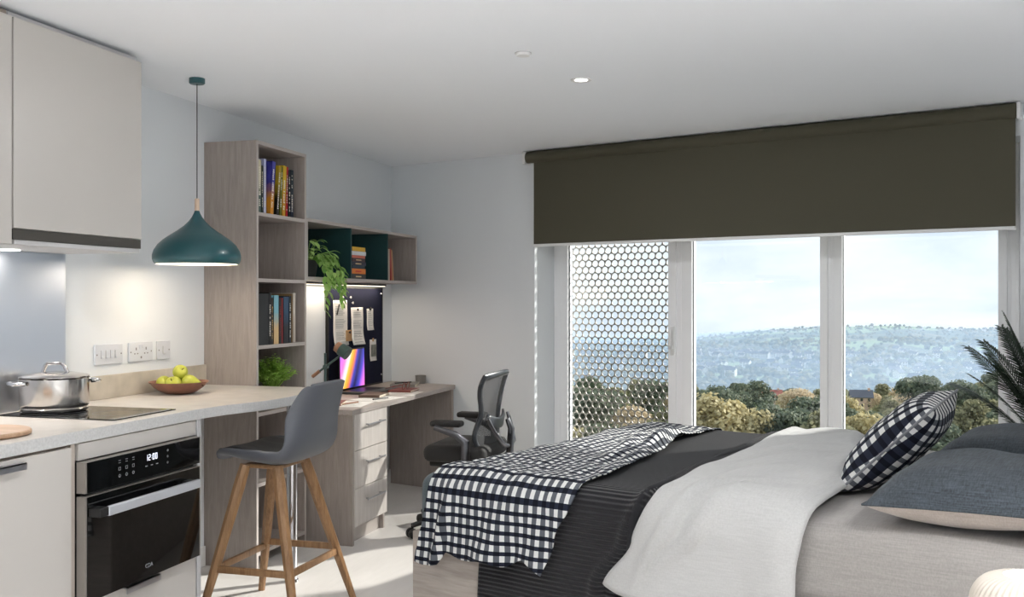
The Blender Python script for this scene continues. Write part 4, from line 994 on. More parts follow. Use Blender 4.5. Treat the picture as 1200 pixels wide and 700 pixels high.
# ================================================================== BED (window-wall frame)
BY0, BY1 = 3.07, 4.87; BXL, BXR = -2.60, -.25; ZM = .635
bd = thing('bed', 'double bed with pale taupe wooden divan base and slate mattress', 'bed', (-1.5, 3.97, 0), fr=W)
part('base', MB().box(BXL, BY0-.005, .0, BXR, BY1, .402), M['bedwood'], bd, fr=W, bevel=.004)
mt = MB().rbox(BXL+.01, BY0, .403, BXR, BY1, ZM, r=.065, seg=6); part('mattress', mt, M['mattress'], bd, fr=W, smooth='auto')
part('headboard', MB().rbox(BXR+.002, BY0-.04, 0, BXR+.07, BY1+.04, 1.0, r=.02, seg=3), M['slate'], bd, fr=W, smooth='auto')
def prof_pt(s, off, top=ZM, r=.07, low=.40):
    """point across the bed: s=0 at far edge of top, growing toward the near side then down. returns (y,z,ny,nz)"""
    Lt = BY1-BY0-2*r; ar = PI/2*r
    if s < 0: s2 = -s; 
    if s < 0:
        if s2 < ar: a = s2/r; return (BY1-r+(r+off)*math.sin(a), top-r+(r+off)*math.cos(a), math.sin(a), math.cos(a))
        return (BY1+off, top-r-(s2-ar), 1, 0)
    if s < Lt: return (BY1-r-s, top+off, 0, 1)
    s3 = s-Lt
    if s3 < ar: a = s3/r; return (BY0+r-(r+off)*math.sin(a), top-r+(r+off)*math.cos(a), -math.sin(a), math.cos(a))
    return (BY0-off, top-r-(s3-ar), -1, 0)
LT_ = BY1-BY0-.14; AR = PI/2*.07
def drape(name, xl, xr, s0, s1f, off, ns, nu, dispf, mat, label, cat, thick=.006, sub=1, parent=None):
    """xl(s), xr(s): left/right x at arc s; s1f(u): arc length end for u in 0..1"""
    P = []; UV = []
    for i in range(ns+1):
        row = []; ur = []
        for j in range(nu+1):
            u = j/nu; s1 = s1f(u); s = s0+(s1-s0)*i/ns
            x = xl(s)+(xr(s)-xl(s))*u
            hang = max(0, s-LT_-AR*.5)
            o = off+max(-off*.3, dispf(x, s, u, hang))
            y, z, ny, nz = prof_pt(s, o)
            row.append((x, y, max(z, .004))); ur.append((x, s))
        P.append(row); UV.append(ur)
    mb = MB(); mb.grid(P, uv=UV)
    if parent: o = part(name, mb, mat, parent, fr=W, smooth=True)
    else: o = single(name, mb, mat, label, cat, fr=W, smooth=True)
    m = o.modifiers.new('s', 'SOLIDIFY'); m.thickness = thick; m.offset = 1
    return o
def lerpf(pts):
    def f(s):
        if s <= pts[0][0]: return pts[0][1]
        for (a, b), (c, d) in zip(pts, pts[1:]):
            if s <= c:
                t = (s-a)/(c-a); t = t*t*(3-2*t); return b+(d-b)*t
        return pts[-1][1]
    return f
nz_ = lambda x, y, z=0, sc=1: noise.noise(Vector((x*sc, y*sc, z)))
# fitted light sheet at the head half
drape('fitted_sheet', lambda s: -1.35, lambda s: BXR-.005, -.2, lambda u: LT_+AR+.165, .004, 60, 40, lambda x, s, u, h: .0015*nz_(x, s, 3, 5), M['sheet'], 'warm grey fitted sheet over the head end of the mattress', 'sheet', thick=.004)
# charcoal ribbed throw
duvl = lerpf([(0, -1.68), (LT_-.6, -1.60), (LT_+.02, -1.53), (LT_+AR+.06, -1.585), (LT_+AR+.24, -1.70), (2.5, -1.74)])
def d_throw(x, s, u, h):
    e = min(1, max(0, (u-.86)/.14)); roll = .020*math.exp(-((x-duvl(s)+.045)/.020)**2)-.008*math.exp(-((x-duvl(s)+.012)/.012)**2)
    return .004*nz_(x, s, 1, 4)+roll+h*.05*nz_(x, 0, 5, 3)+.01*h
thr = drape('ribbed_throw', lerpf([(0, -2.26), (LT_, -2.24), (2.3, -2.27)]), lerpf([(0, -1.60), (LT_-.3, -1.52), (LT_+AR, -1.50), (LT_+.45, -1.60), (2.5, -1.63)]), -.35, lambda u: LT_+AR+.50, .014, 110, 60, d_throw, M['throw'], 'charcoal ribbed throw laid across the bed between check blanket and duvet', 'throw', thick=.010)
hx = lerpf([(0, -1.715), (LT_-.6, -1.645), (LT_+.0, -1.575), (LT_+AR+.06, -1.60), (LT_+AR+.45, -1.655)])
pts = []; pts2 = []
for k in range(70):
    s = -.15+(LT_+AR+.60)*k/69; y, z, ny, nz = prof_pt(s, .028+.003*math.sin(s*9)); pts.append((hx(s)+.004*math.sin(s*13), y, z))
    y, z, ny, nz = prof_pt(s, .022); pts2.append((hx(s)+.028+.003*math.sin(s*11), y, z))
part('rolled_hem', MB().tube(pts, .015, 12, up=(1, 0, 0)), M['hem'], thr, fr=W, smooth=True)
part('hem_stitching', MB().tube(pts2, .008, 8, up=(1, 0, 0)), M['hem'], thr, fr=W, smooth=True)
# duvet
def d_duv(x, s, u, h):
    edge = min(1, min(u, 1-u)*9, )
    puff = .030*edge**.6*(1-min(1, h*1.2))
    w = .018*nz_(x*1.0, s*.8, 2, 2.2)+.022*abs(nz_(x*2.2+s*1.3, s*.9-x, 8, 2.0))
    crease = 0
    for (cx, cs, ang, amp, ln, wd) in ((-1.41, LT_+.07, .9, .016, .17, .02), (-1.34, LT_+.10, .75, .014, .2, .02), (-1.28, LT_-.1, .5, .008, .28, .03), (-1.50, LT_+.18, 1.1, .012, .13, .016), (-1.2, LT_+.02, .4, .006, .25, .03)):
        dx = x-cx; ds = s-cs; a = dx*math.cos(ang)-ds*math.sin(ang); b = dx*math.sin(ang)+ds*math.cos(ang)
        crease += 1.9*edge**.7*amp*math.exp(-(a/ln)**2)*math.exp(-(b/wd)**2)
    folds = h*.09*(nz_(x, s*.3, 4, 3.2))+h*.05*math.sin(x*14+s*2)*.5
    return puff+w*(1 if h == 0 else .7)+crease+folds+h*.03
drape('duvet', lerpf([(0, -1.68), (LT_-.6, -1.60), (LT_+.02, -1.53), (LT_+AR+.06, -1.585), (LT_+AR+.24, -1.70), (2.5, -1.74)]), lerpf([(0, -1.30), (LT_-.9, -1.10), (LT_-.4, -1.01), (LT_, -1.0), (LT_+.2, -1.03), (2.5, -1.08)]), -.15, lambda u: LT_+AR+.225+.05*u+.012*math.sin(u*9), .026, 110, 70, d_duv, M['duvet'], 'pale grey linen duvet folded across the middle of the bed', 'duvet', thick=.012)
# check blanket
def d_pl(x, s, u, h):
    w = .026*abs(nz_(x*2.4, s*.9, 12, 2.2))+.014*nz_(x, s, 9, 5)+.010*abs(nz_(x+s*.6, s-x*.5, 2, 9))
    gather = .05*math.exp(-((u-.80-.12*math.sin(s*3))/.07)**2)*math.exp(-((s-.72)/.35)**2)
    gather2 = .02*math.exp(-((u-.93)/.05)**2)*math.exp(-((s-1.0)/.4)**2)+.018*math.exp(-((u-.55-.25*(s-.6))/.06)**2)*math.exp(-((s-.6)/.3)**2)
    f = h*(.16*max(0, math.sin(u*8.5+.6+s*1.2))**2+.10*nz_(x, s*.4, 3, 4))+h*.10
    f += .03*math.exp(-((u-.17)/.035)**2)*min(1, h*9)
    return w+gather+gather2+min(f, .085)
drape('check_blanket', lerpf([(0, -2.44), (LT_-.4, -2.43), (LT_+AR, -2.50), (LT_+AR+.3, -2.545)]), lerpf([(-.1, -2.03), (.5, -2.0), (.85, -1.93), (1.15, -1.88), (1.5, -1.82), (LT_+.05, -1.83), (LT_+AR+.1, -1.90), (LT_+AR+.25, -1.95)]), -.16,
      lambda u: LT_+AR+.265-.045*max(0, min(1, (u-.2)/.04))+.008*math.sin(u*19)-.03*math.exp(-((u-.82)/.07)**2)+.012*max(0, u-.9)*10, .028, 150, 110, d_pl, M['plaid'], 'navy and white checked blanket draped over the foot end of the bed', 'blanket', thick=.004)

# pillows
def pillow_mesh(w, h, t, T, nx=36, ny=36, low=1.0, pinch=.06):
    top = MB(); rows_t = []; rows_b = []; UV = []
    for i in range(nx+1):
        rt = []; rb_ = []; ur = []
        for j in range(ny+1):
            u = -1+2*i/nx; v = -1+2*j/ny
            e = (max(0, 1-abs(u)**2.6)*max(0, 1-abs(v)**2.6))**.55
            px = u*w/2*(1-pinch*(1-abs(v)**1.5)*abs(u)**3*-1*-1) ; py = v*h/2*(1-pinch*(1-abs(u)**1.5)*abs(v)**3)
            zt = t/2*e*(1+.12*nz_(u*2, v*2, 7)); 
            rt.append(T @ Vector((px, py, zt+.002))); rb_.append(T @ Vector((px, py, -zt*low-.002))); ur.append((px, py))
        rows_t.append(rt); rows_b.append(rb_); UV.append(ur)
    edge = [rows_t[0][j] for j in range(ny+1)]+[rows_t[i][ny] for i in range(1, nx+1)]+[rows_t[nx][j] for j in range(ny-1, -1, -1)]+[rows_t[i][0] for i in range(nx-1, 0, -1)]
    return rows_t, rows_b, UV, edge
def closed_pillow(rt, rb_, UV):
    mb = MB(); mb.grid(rt, uv=UV); mb.grid([r[::-1] for r in rb_], uv=[r[::-1] for r in UV]); return mb
A = cam2w(1.145, 3.47, .665); B = cam2w(1.372, 3.30, .9425); Cc = cam2w(1.627, 3.65, .990)
ex = (B-A).normalized(); ey = (Cc-B); ey = (ey-ex*ey.dot(ex)).normalized(); ez = ex.cross(ey)
ctr = (A+Cc)/2
T = Matrix(((ex.x, ey.x, ez.x, ctr.x), (ex.y, ey.y, ez.y, ctr.y), (ex.z, ey.z, ez.z, ctr.z), (0, 0, 0, 1)))
rt, rb_, UV, edge = pillow_mesh(.44, .46, .185, T)
cu = thing('check_cushion', 'navy and white checked cushion leaning on the slate pillows', 'cushion', ctr-Vector((0, 0, .2)))
part('cover', closed_pillow(rt, rb_, UV), M['plaidc'], cu, smooth=True)
part('piping', MB().tube(edge[::1], .0045, 6, closed=True), M['pipinggrey'], cu, smooth=True)
def bedpillow(cx, cy, cz, tilt, roll, label):
    T = W @ Matrix.Translation((cx, cy, cz)) @ Matrix.Rotation(tilt, 4, 'Y') @ Matrix.Rotation(roll, 4, 'X')
    rt, rb_, UV, edge = pillow_mesh(.56, .74, .24, T, low=.68)
    t = thing('pillow', label, 'pillow', (cx, cy, cz-.1), fr=W)
    a = MB(); a.grid(rt); part('upper_cover', a, M['slate'], t, smooth=True, label='slate linen upper side')
    b = MB(); b.grid([r[::-1] for r in rb_]); part('under_cover', b, M['pillowunder'], t, smooth=True, label='taupe linen underside')
    part('piping', MB().tube(edge, .004, 6, closed=True), M['slate'], t, smooth=True)
bedpillow(-.55, 3.42, .722, -.03, .0, 'slate pillow with taupe underside nearest the camera on the bed')
bedpillow(-.55, 4.22, .722, -.03, .0, 'slate pillow further back by the window side of the bed')

# bedside lamp and table
tb = thing('bedside_table', 'small bedside table below the lit lamp, right of the bed', 'table', (-.28, 2.52, 0), fr=W)
part('top', MB().lathe([(0, .485), (.2, .485), (.2, .505), (0, .505)], (-.22, 2.48, 0), 40), M['taupe_h'], tb, fr=W, bevel=.002)
for k in range(3):
    a = 2*PI*k/3; part('leg', MB().cyl((-.22+.12*math.cos(a), 2.48+.12*math.sin(a), .486), (-.22+.17*math.cos(a), 2.48+.17*math.sin(a), .0005), .012, .009), M['taupe'], tb, fr=W, smooth='auto')
lc = cam2w(1.142, 2.20, .506)
bl_ = thing('bedside_lamp', 'glowing ribbed white dome lamp at the bottom right corner', 'lamp', lc)
rows = []
prof = [(.060, .0), (.095, .01), (.115, .04), (.121, .09), (.121, .14), (.117, .165), (.105, .188), (.088, .203), (.066, .211), (.052, .213)]
PR = catm(prof, 3)
for r, z in PR:
    rows.append([Vector((lc.x+(r+.0016*math.cos(48*2*PI*k/384))*math.cos(2*PI*k/384), lc.y+(r+.0016*math.cos(48*2*PI*k/384))*math.sin(2*PI*k/384), lc.z+z)) for k in range(384)])
mb = MB(); mb.grid(rows, closed_v=True)
M['lampglass'] = plain('ribbed_opal_glass', sr(188, 180, 170), .4)
b = M['lampglass'].node_tree.nodes['Principled BSDF']; b.inputs['Emission Color'].default_value = (1, .88, .74, 1); b.inputs['Emission Strength'].default_value = .07
part('ribbed_shade', mb, M['lampglass'], bl_, smooth=True)
part('diffuser', MB().lathe([(.052, .2125), (.04, .209), (0, .2085)], lc, 40), emit('lamp_top_glow', (1, .95, .85), 1.1), bl_, label='bright top opening')
part('foot', MB().lathe([(0, 0), (.062, 0), (.062, .006), (0, .006)], lc, 40), M['brushed'], bl_)

# palm between bed and window
pp_ = Vector((-.45, 5.12, 0))
pl = thing('potted_palm', 'dark green feathery palm beside the window at the right edge', 'plant', pp_, fr=W)
part('pot', MB().lathe([(0, 0), (.10, 0), (.13, .24), (.135, .25), (.125, .25), (.12, .22), (0, .22)], pp_, 32), M['potdark'], pl, fr=W, smooth='auto')
part('trunk', MB().cyl(pp_+Vector((0, 0, .21)), pp_+Vector((0, 0, .45)), .03, .025), M['bark'], pl, fr=W)
rnd = random.Random(5)
fr_ = [(-.47, .10, 1.10, .5), (-.42, -.12, .98, .42), (-.27, -.06, 1.22, .3), (-.12, .05, 1.32, .2), (-.33, .12, 1.20, .35), (-.16, -.14, 1.17, .3), (.12, .1, 1.28, .3), (.28, -.05, 1.12, .4), (.05, -.2, 1.18, .3), (-.52, -.03, .93, .5), (-.2, .18, 1.1, .3), (-.34, -.16, 1.08, .35)]
fr_ += [(dx*.9+rnd.uniform(-.05, .05), dy+rnd.uniform(-.08, .08), zt+rnd.uniform(-.1, .06), bend) for dx, dy, zt, bend in fr_[:9]]
for (dx, dy, zt, bend) in fr_:
    b0 = pp_+Vector((0, 0, .44)); tip = Vector((pp_.x+dx, min(pp_.y+dy, 5.36), zt)); mid = b0.lerp(tip, .5)+Vector((0, 0, .16*bend*2)); mb = MB(); pts = []
    for i in range(25):
        t = i/24; pts.append(b0*(1-t)**2+mid*2*t*(1-t)+tip*t*t)
    mb.tube(pts, [.005*(1-.8*i/24) for i in range(25)], 5)
    for i in range(5, 25):
        d = (pts[min(i+1, 24)]-pts[i-1]).normalized(); side = d.cross(Vector((0, 0, 1)))
        if side.length < .2: side = Vector((0, 1, 0))
        side.normalize()
        for k2 in (0, .5):
            q = pts[i-1].lerp(pts[i], k2) if i > 0 else pts[i]
            for s_ in (-1, 1):
                ll = .17*math.sin(PI*(.12+.8*i/24))**.7*rnd.uniform(.85, 1.1)
                leaf(mb, q, side*s_*1.0+d*.75+Vector((0, 0, .15)), d.cross(side*s_), ll*.95, .012, .22, 3, .1)
    for v in mb.v: v.y = min(v.y, 5.44)
    part('frond', mb, M['palm'], pl, fr=W, smooth=True)

# ceiling fixtures
for i, (x, y, lb) in enumerate(((-.924, 4.299, 'small bright recessed ceiling downlight, left of the blind'), (-.9, 2.2, 'recessed fill downlight added out of view near the kitchen'), (1.2, 2.0, 'recessed fill downlight added out of view over the room behind'), (-.9, .0, 'recessed fill downlight added out of view near the entrance'), (1.2, -.4, 'recessed fill downlight added out of view at the rear'), (-.9, -2.0, 'recessed fill downlight added out of view at the rear wall'))):  # only the first is in view; the rest are added to brighten the room
    d = thing('downlight', lb, 'light', (x, y, ZC-.006), group='recessed downlights')
    part('bezel', MB().lathe([(.030, -.004), (.045, -.006), (.047, 0), (.030, 0)], (x, y, ZC-.0003), 32), M['trim'], d, smooth='auto')
    part('lens', MB().lathe([(0, -.003), (.030, -.003)], (x, y, ZC-.0003), 28), M['led_cool'], d)
dx_ = thing('smoke_detector', 'faint white flat disc detector on the ceiling, left of the downlight', 'detector', (-1.044, 3.774, ZC-.006))
part('body', MB().lathe([(0, -.012), (.026, -.012), (.031, -.006), (.032, 0), (0, 0)], (-1.044, 3.774, ZC-.0003), 32), M['trim'], dx_, smooth='auto')
part('rim', MB().lathe([(.0315, -.003), (.0335, -.003), (.0335, 0), (.0315, 0)], (-1.044, 3.774, ZC-.0003), 32), M['cab_grey'], dx_)

# ================================================================== OUTDOORS
def terr(x, y):
    """height of the land at window-frame x,y; a valley and a long ridge"""
    F = -x*math.sin(aW)+y*math.cos(aW); R = x*math.cos(aW)+y*math.sin(aW); q = R/max(F, 1)
    ridge = -84 - 46*max(0, min(1, (.30-q)/.18))**1.2 + 3*math.sin(q*22)+2*math.sin(q*51+1)
    pts = [(20, -24), (120, -25), (200, -30), (300, -35), (400, -45), (600, -78), (900, -106), (1400, -112), (2000, -112), (2300, -110+(ridge+110)*.25), (3000, ridge), (3600, ridge-30), (5000, ridge-140)]
    z = lerpf(pts)(F)
    z += 2.5*noise.noise(Vector((x/160, y/160, 0)))*min(1, F/400)+(5*noise.noise(Vector((x/420, y/420, 3))) if F > 700 else 0)
    return z
rows = []
for i in range(141):
    F = 20*(4600/20)**(i/140)
    rows.append([])
    for j in range(121):
        q = -.75+1.75*j/120; R = q*F; x = R*math.cos(aW)-F*math.sin(aW); y = R*math.sin(aW)+F*math.cos(aW)
        rows[-1].append((x, y, terr(x, y)))
mb = MB(); mb.grid(rows)
m_, nt, b = newmat('countryside'); L = nt.links.new
tc = nt.nodes.new('ShaderNodeTexCoord')
n1 = nt.nodes.new('ShaderNodeTexNoise'); n1.inputs['Scale'].default_value = .012; n1.inputs['Detail'].default_value = 9; n1.inputs['Roughness'].default_value = .7
r1 = nt.nodes.new('ShaderNodeValToRGB'); e = r1.color_ramp.elements; e[0].position = .35; e[0].color = col(sr(44, 58, 46)); e[1].position = .68; e[1].color = col(sr(112, 120, 84))
x_ = e.new(.5); x_.color = col(sr(74, 86, 62)); x_ = e.new(.6); x_.color = col(sr(120, 108, 76))
vo = nt.nodes.new('ShaderNodeTexVoronoi'); vo.inputs['Scale'].default_value = .006; r2 = nt.nodes.new('ShaderNodeValToRGB'); e = r2.color_ramp.elements; e[0].position = .72; e[0].color = (0, 0, 0, 1); e[1].position = .76; e[1].color = (1, 1, 1, 1)
sep = nt.nodes.new('ShaderNodeSeparateColor'); L(vo.outputs['Color'], sep.inputs[0]); L(sep.outputs[0], r2.inputs['Fac'])
mx = nt.nodes.new('ShaderNodeMix'); mx.data_type = 'RGBA'; mx.inputs[7].default_value = col(sr(128, 146, 96)); L(r2.outputs['Color'], mx.inputs[0]); L(r1.outputs['Color'], mx.inputs[6])
L(tc.outputs['Object'], n1.inputs['Vector']); L(tc.outputs['Object'], vo.inputs['Vector']); L(n1.outputs['Fac'], r1.inputs['Fac']); L(mx.outputs[2], b.inputs['Base Color']); b.inputs['Roughness'].default_value = .95
b.inputs['Specular IOR Level'].default_value = .1
single('countryside', mb, m_, 'wide green valley and wooded hillside beyond the windows', 'land', fr=W, smooth=True, kind='structure')

def crown(seed, R, Hh, nleaf, shape='round', ls=.55):
    rnd = random.Random(seed); mb = MB(); blobs = []
    nb = 15
    for k in range(nb):
        a = rnd.uniform(0, 2*PI); rr = R*rnd.uniform(.15, .78); z = Hh*rnd.uniform(.3, .92)
        blobs.append((Vector((rr*math.cos(a), rr*math.sin(a), z)), R*rnd.uniform(.24, .46)))
    blobs.append((Vector((0, 0, Hh*.62)), R*.72))
    if shape == 'ball': blobs = [(Vector((0, 0, Hh*.6)), R)]
    for k in range(nleaf):
        c, r = blobs[rnd.randrange(len(blobs))]
        d = Vector((rnd.gauss(0, 1), rnd.gauss(0, 1), rnd.gauss(0, 1))).normalized()
        if d.z < -.3 and rnd.random() < .6: d.z *= -1
        p = c+d*r*rnd.uniform(.62, 1.22)*Vector((1, 1, 1)).length/math.sqrt(3); p.z = c.z+(p.z-c.z)*.85
        t1 = Vector((rnd.gauss(0, 1), rnd.gauss(0, 1), rnd.gauss(0, 1))).normalized(); n2 = (d+t1*.8).normalized(); t1 = n2.orthogonal().normalized(); t2 = n2.cross(t1); s = ls*rnd.uniform(.6, 1.3)
        b = len(mb.v); mb.v += [p-t1*s*.5-t2*s*.3, p+t1*s*.5-t2*s*.4, p+t1*s*.3+t2*s*.5, p-t1*s*.5+t2*s*.35]; mb.face((b, b+1, b+2, b+3))
    return mb
TM = {'dark': leafmat('dark_leaves', sr(84, 98, 84), sr(124, 132, 108), .3, .8), 'olive': leafmat('olive_leaves', sr(118, 120, 92), sr(164, 160, 124), .35, .8),
      'gold': leafmat('golden_leaves', sr(166, 154, 112), sr(206, 196, 156), .35, .8), 'tan': leafmat('tan_leaves', sr(186, 168, 138), sr(214, 198, 170), .35, .8), 'green': leafmat('mid_green_leaves', sr(120, 142, 100), sr(160, 178, 130), .3, .8)}
protos = {}
for kind, (R_, Hh, nl, shp) in {'dark': (5.2, 12, 3800, 'x'), 'olive': (4.8, 11, 3600, 'x'), 'gold': (4.6, 11, 3400, 'x'), 'tan': (4.4, 9.5, 3000, 'ball'), 'green': (4.2, 9, 3000, 'ball')}.items():
    cr = mesh_from(crown(len(kind)*13+ord(kind[0]), R_, Hh, int(nl*1.6), shp, .46), 'crown', TM[kind], Matrix.Identity(4), False)
    trk = MB().cyl((0, 0, -2), (0, 0, Hh*.6), .35, .18, 8)
    for k in range(4): a = k*1.7; trk.cyl((0, 0, Hh*.35), (R_*.45*math.cos(a), R_*.45*math.sin(a), Hh*.62), .16, .08, 6)
    tr_ = mesh_from(trk, 'trunk', M['bark'], Matrix.Identity(4), False)
    protos[kind] = (cr, tr_)
words = {'dark': 'dark green tree in the wood below the windows', 'olive': 'olive brown leafy tree in the wood below the windows', 'gold': 'golden autumn tree among the green ones below the windows', 'tan': 'round pale tan autumn tree near the far houses', 'green': 'round bright green tree beyond the wood'}
def wpos(px, F, z=None):
    R = (px-600)/1166.7*F; x = R*math.cos(aW)-F*math.sin(aW); y = R*math.sin(aW)+F*math.cos(aW)
    return x, y, (terr(x, y) if z is None else z)
def tree(kind, x, y, z, s, rz, label=None, grp=True):
    t = thing('tree', label or words[kind], 'tree', (x, y, z), rz, ('%s trees outside the window' % kind) if grp else None, fr=W)
    t.scale = (s, s, s*random.uniform(.9, 1.1))
    for nm, me in zip(('crown', 'trunk'), protos[kind]):
        o = bpy.data.objects.new(nm, me); C.objects.link(o); o.parent = t
rnd = random.Random(21)
tree('gold', *wpos(852, 150), 1.35, .3, 'broad golden yellow autumn tree, tallest in the middle window pane', False)
tree('tan', *wpos(1022, 300), .78, .3, 'round tan tree left of the pink brick house in the right pane', False)
tree('tan', *wpos(1068, 285), 1.25, 1.3, 'large round tan tree right of the pink brick house', False)
tree('green', *wpos(897, 420), 1.0, .3, 'bright green round tree above the red roofed house', False)
cnt = 0
for row, (F, n) in enumerate(((95, 9), (118, 11), (145, 14), (175, 16), (210, 18), (250, 20), (300, 20), (350, 20))):
    for k in range(n):
        px = 640+(1330-640)*(k+.5+rnd.uniform(-.35, .35))/n; FF = F*rnd.uniform(.94, 1.06)
        if F >= 250 and (880 < px < 925 or 985 < px < 1035): continue
        kd = rnd.choices(['dark', 'olive', 'gold', 'tan', 'green'], [5, 4, 1.3, .25, .5] if F < 240 else [3, 3, 2, 2.5, 1.5])[0]
        x, y, z = wpos(px, FF); s = rnd.uniform(.8, 1.12)*(.85 if F < 130 else 1.0)
        tree(kd, x, y, z-(2 if F < 130 else 0), s, rnd.uniform(0, 6)); cnt += 1
# houses
M['hw'] = plain('render_white', sr(226, 224, 218), .8); M['hb'] = plain('pink_brick', sr(206, 176, 164), .85, var=.1, vscale=3); M['hr'] = plain('slate_roof', sr(92, 96, 108), .8); M['hred'] = plain('red_roof', sr(150, 92, 84), .8); M['hwin'] = plain('dark_window', sr(48, 54, 62), .3)
def house_mesh(w, d, h, rh):
    wl = MB().box(-w/2, -d/2, -3, w/2, d/2, h)
    wl.v += [Vector((-w/2, -d/2, h)), Vector((-w/2, d/2, h)), Vector((-w/2, 0, h+rh)), Vector((w/2, -d/2, h)), Vector((w/2, d/2, h)), Vector((w/2, 0, h+rh))]; wl.face((8, 10, 9)); wl.face((11, 12, 13))
    rf = MB(); e = .4
    for s_ in (-1, 1):
        b = len(rf.v); rf.v += [Vector((-w/2-e, s_*(d/2+e), h-.2)), Vector((w/2+e, s_*(d/2+e), h-.2)), Vector((w/2+e, 0, h+rh+.1)), Vector((-w/2-e, 0, h+rh+.1)), Vector((-w/2-e, s_*(d/2+e), h)), Vector((w/2+e, s_*(d/2+e), h)), Vector((w/2+e, 0, h+rh+.35)), Vector((-w/2-e, 0, h+rh+.35))]
        for q in ((0, 1, 2, 3), (4, 7, 6, 5), (0, 4, 5, 1), (2, 6, 7, 3), (0, 3, 7, 4), (1, 5, 6, 2)): rf.face([b+i for i in q])
    wn = MB()
    for fl in range(2):
        for k in range(3):
            x = -w/2+w*(k+.5)/3; z = 1+fl*h*.48; wn.box(x-.5, -d/2-.05, z, x+.5, -d/2+.02, z+1.2)
    chm = MB().box(w*.3, -.5, h, w*.3+1, .5, h+rh+1.2)
    return wl, rf, wn, chm
I4 = Matrix.Identity(4)
hm = {}
for nm, wm, rm, dims in (('white', 'hw', 'hr', (10, 7, 5.2, 2.6)), ('brick', 'hb', 'hr', (9, 7, 5, 2.6)), ('red', 'hb', 'hred', (12, 8, 5, 3))):
    a = house_mesh(*dims); hm[nm] = [mesh_from(a[0], 'wall', M[wm], I4, False), mesh_from(a[1], 'roof', M[rm], I4, False), mesh_from(a[2], 'windows', M['hwin'], I4, False), mesh_from(a[3], 'chimney', M[wm], I4, False)]
def house(nm, x, y, z, s, rz, label, grp=None):
    t = thing('house', label, 'house', (x, y, z), rz, grp, fr=W); t.scale = (s, s, s)
    for n_, me in zip(('wall', 'roof', 'window', 'chimney'), hm[nm]):
        o = bpy.data.objects.new(n_, me); C.objects.link(o); o.parent = t
x, y, z = wpos(1009, 300); house('brick', x, y, z+3.2, .7, .35, 'pink brick house with slate roof among the tan trees')
x, y, z = wpos(903, 340); house('red', x, y, z+3.5, .62, .5, 'red roofed house above the wood in the middle pane')
for k in range(290):
    FF = rnd.choice([rnd.uniform(430, 800), rnd.uniform(1300, 2100), rnd.uniform(1450, 1700), rnd.uniform(1900, 2050), rnd.uniform(2800, 2990)])
    x, y, z = wpos(rnd.uniform(650, 1280), FF); z += 3 if FF < 900 else 1
    g = 'valley' if FF < 2300 else 'ridge'
    house('white', x, y, z, rnd.uniform(.8, 1.3)*((.75 if FF > 2700 else 1.3) if FF > 1000 else .8), rnd.uniform(-.6, 1.2), 'small white house scattered in the valley beyond the wood' if g == 'valley' else 'tiny pale house on the distant hilltop', 'white houses in the %s' % g)
# distant woodland canopy: uncountable
mb = MB(); rnd = random.Random(8)
bmi = bmesh.new(); bmesh.ops.create_icosphere(bmi, subdivisions=1, radius=1); bmi.verts.ensure_lookup_table()
iv = [v.co.copy() for v in bmi.verts]; iff = [[v.index for v in f.verts] for f in bmi.faces]; bmi.free()
for k in range(9000):
    FF = 380*(3050/380)**(rnd.random()**.8); px = rnd.uniform(600, 1340); x, y, z = wpos(px, FF)
    if noise.noise(Vector((x/150, y/150, 9))) < -.12 and FF < 2600 and rnd.random() < .8: continue
    s = rnd.uniform(3, 6.5)*(1 if FF < 1200 else 1.25)*(.6 if FF > 2500 else 1); b = len(mb.v)
    mb.v += [Vector((x+v.x*s*rnd.uniform(.8, 1.2), y+v.y*s, z+s*.5+v.z*s*rnd.uniform(.7, 1.1))) for v in iv]
    for f in iff: mb.face([b+i for i in f])
single('woodland', mb, leafmat('woodland_canopy', sr(56, 72, 54), sr(132, 126, 88), 0, .9), 'distant mass of treetops covering the valley and hill', 'trees', fr=W, kind='stuff')
# the haze in the valley
hz_ = MB(); top = []; bot = []
for i in range(41):
    F = 420*(2995/420)**(i/40); rt_ = []; rb2 = []
    for j in range(41):
        q = -.8+1.85*j/40; R = q*F; x = R*math.cos(aW)-F*math.sin(aW); y = R*math.sin(aW)+F*math.cos(aW)
        z = terr(x, y)+lerpf([(420, 8), (900, 40), (2200, 34), (2995, 13)])(F)
        rt_.append((x, y, min(z, H-F*26/1166.7))); rb2.append((x, y, -270))
    top.append(rt_); bot.append(rb2)
b0 = hz_.grid(top); b1 = hz_.grid([r_ for r_ in bot])
n = 41
for k in range(n-1):
    hz_.face((b0+k, b0+k+1, b1+k+1, b1+k)); o0 = (n-1)*n; hz_.face((b0+o0+k, b1+o0+k, b1+o0+k+1, b0+o0+k+1))
    hz_.face((b0+k*n, b1+k*n, b1+(k+1)*n, b0+(k+1)*n)); hz_.face((b0+k*n+n-1, b0+(k+1)*n+n-1, b1+(k+1)*n+n-1, b1+k*n+n-1))
hz_.fix = True
m_, nt, b = newmat('valley_haze'); nt.nodes.remove(b)
vs = nt.nodes.new('ShaderNodeVolumePrincipled'); vs.inputs['Color'].default_value = (.58, .76, 1, 1); vs.inputs['Density'].default_value = .0013; vs.inputs['Anisotropy'].default_value = .2
nt.links.new(vs.outputs[0], nt.nodes['Material Output'].inputs['Volume'])
single('valley_haze', hz_, m_, 'thin blue haze hanging over the valley', 'haze', fr=W, kind='stuff')

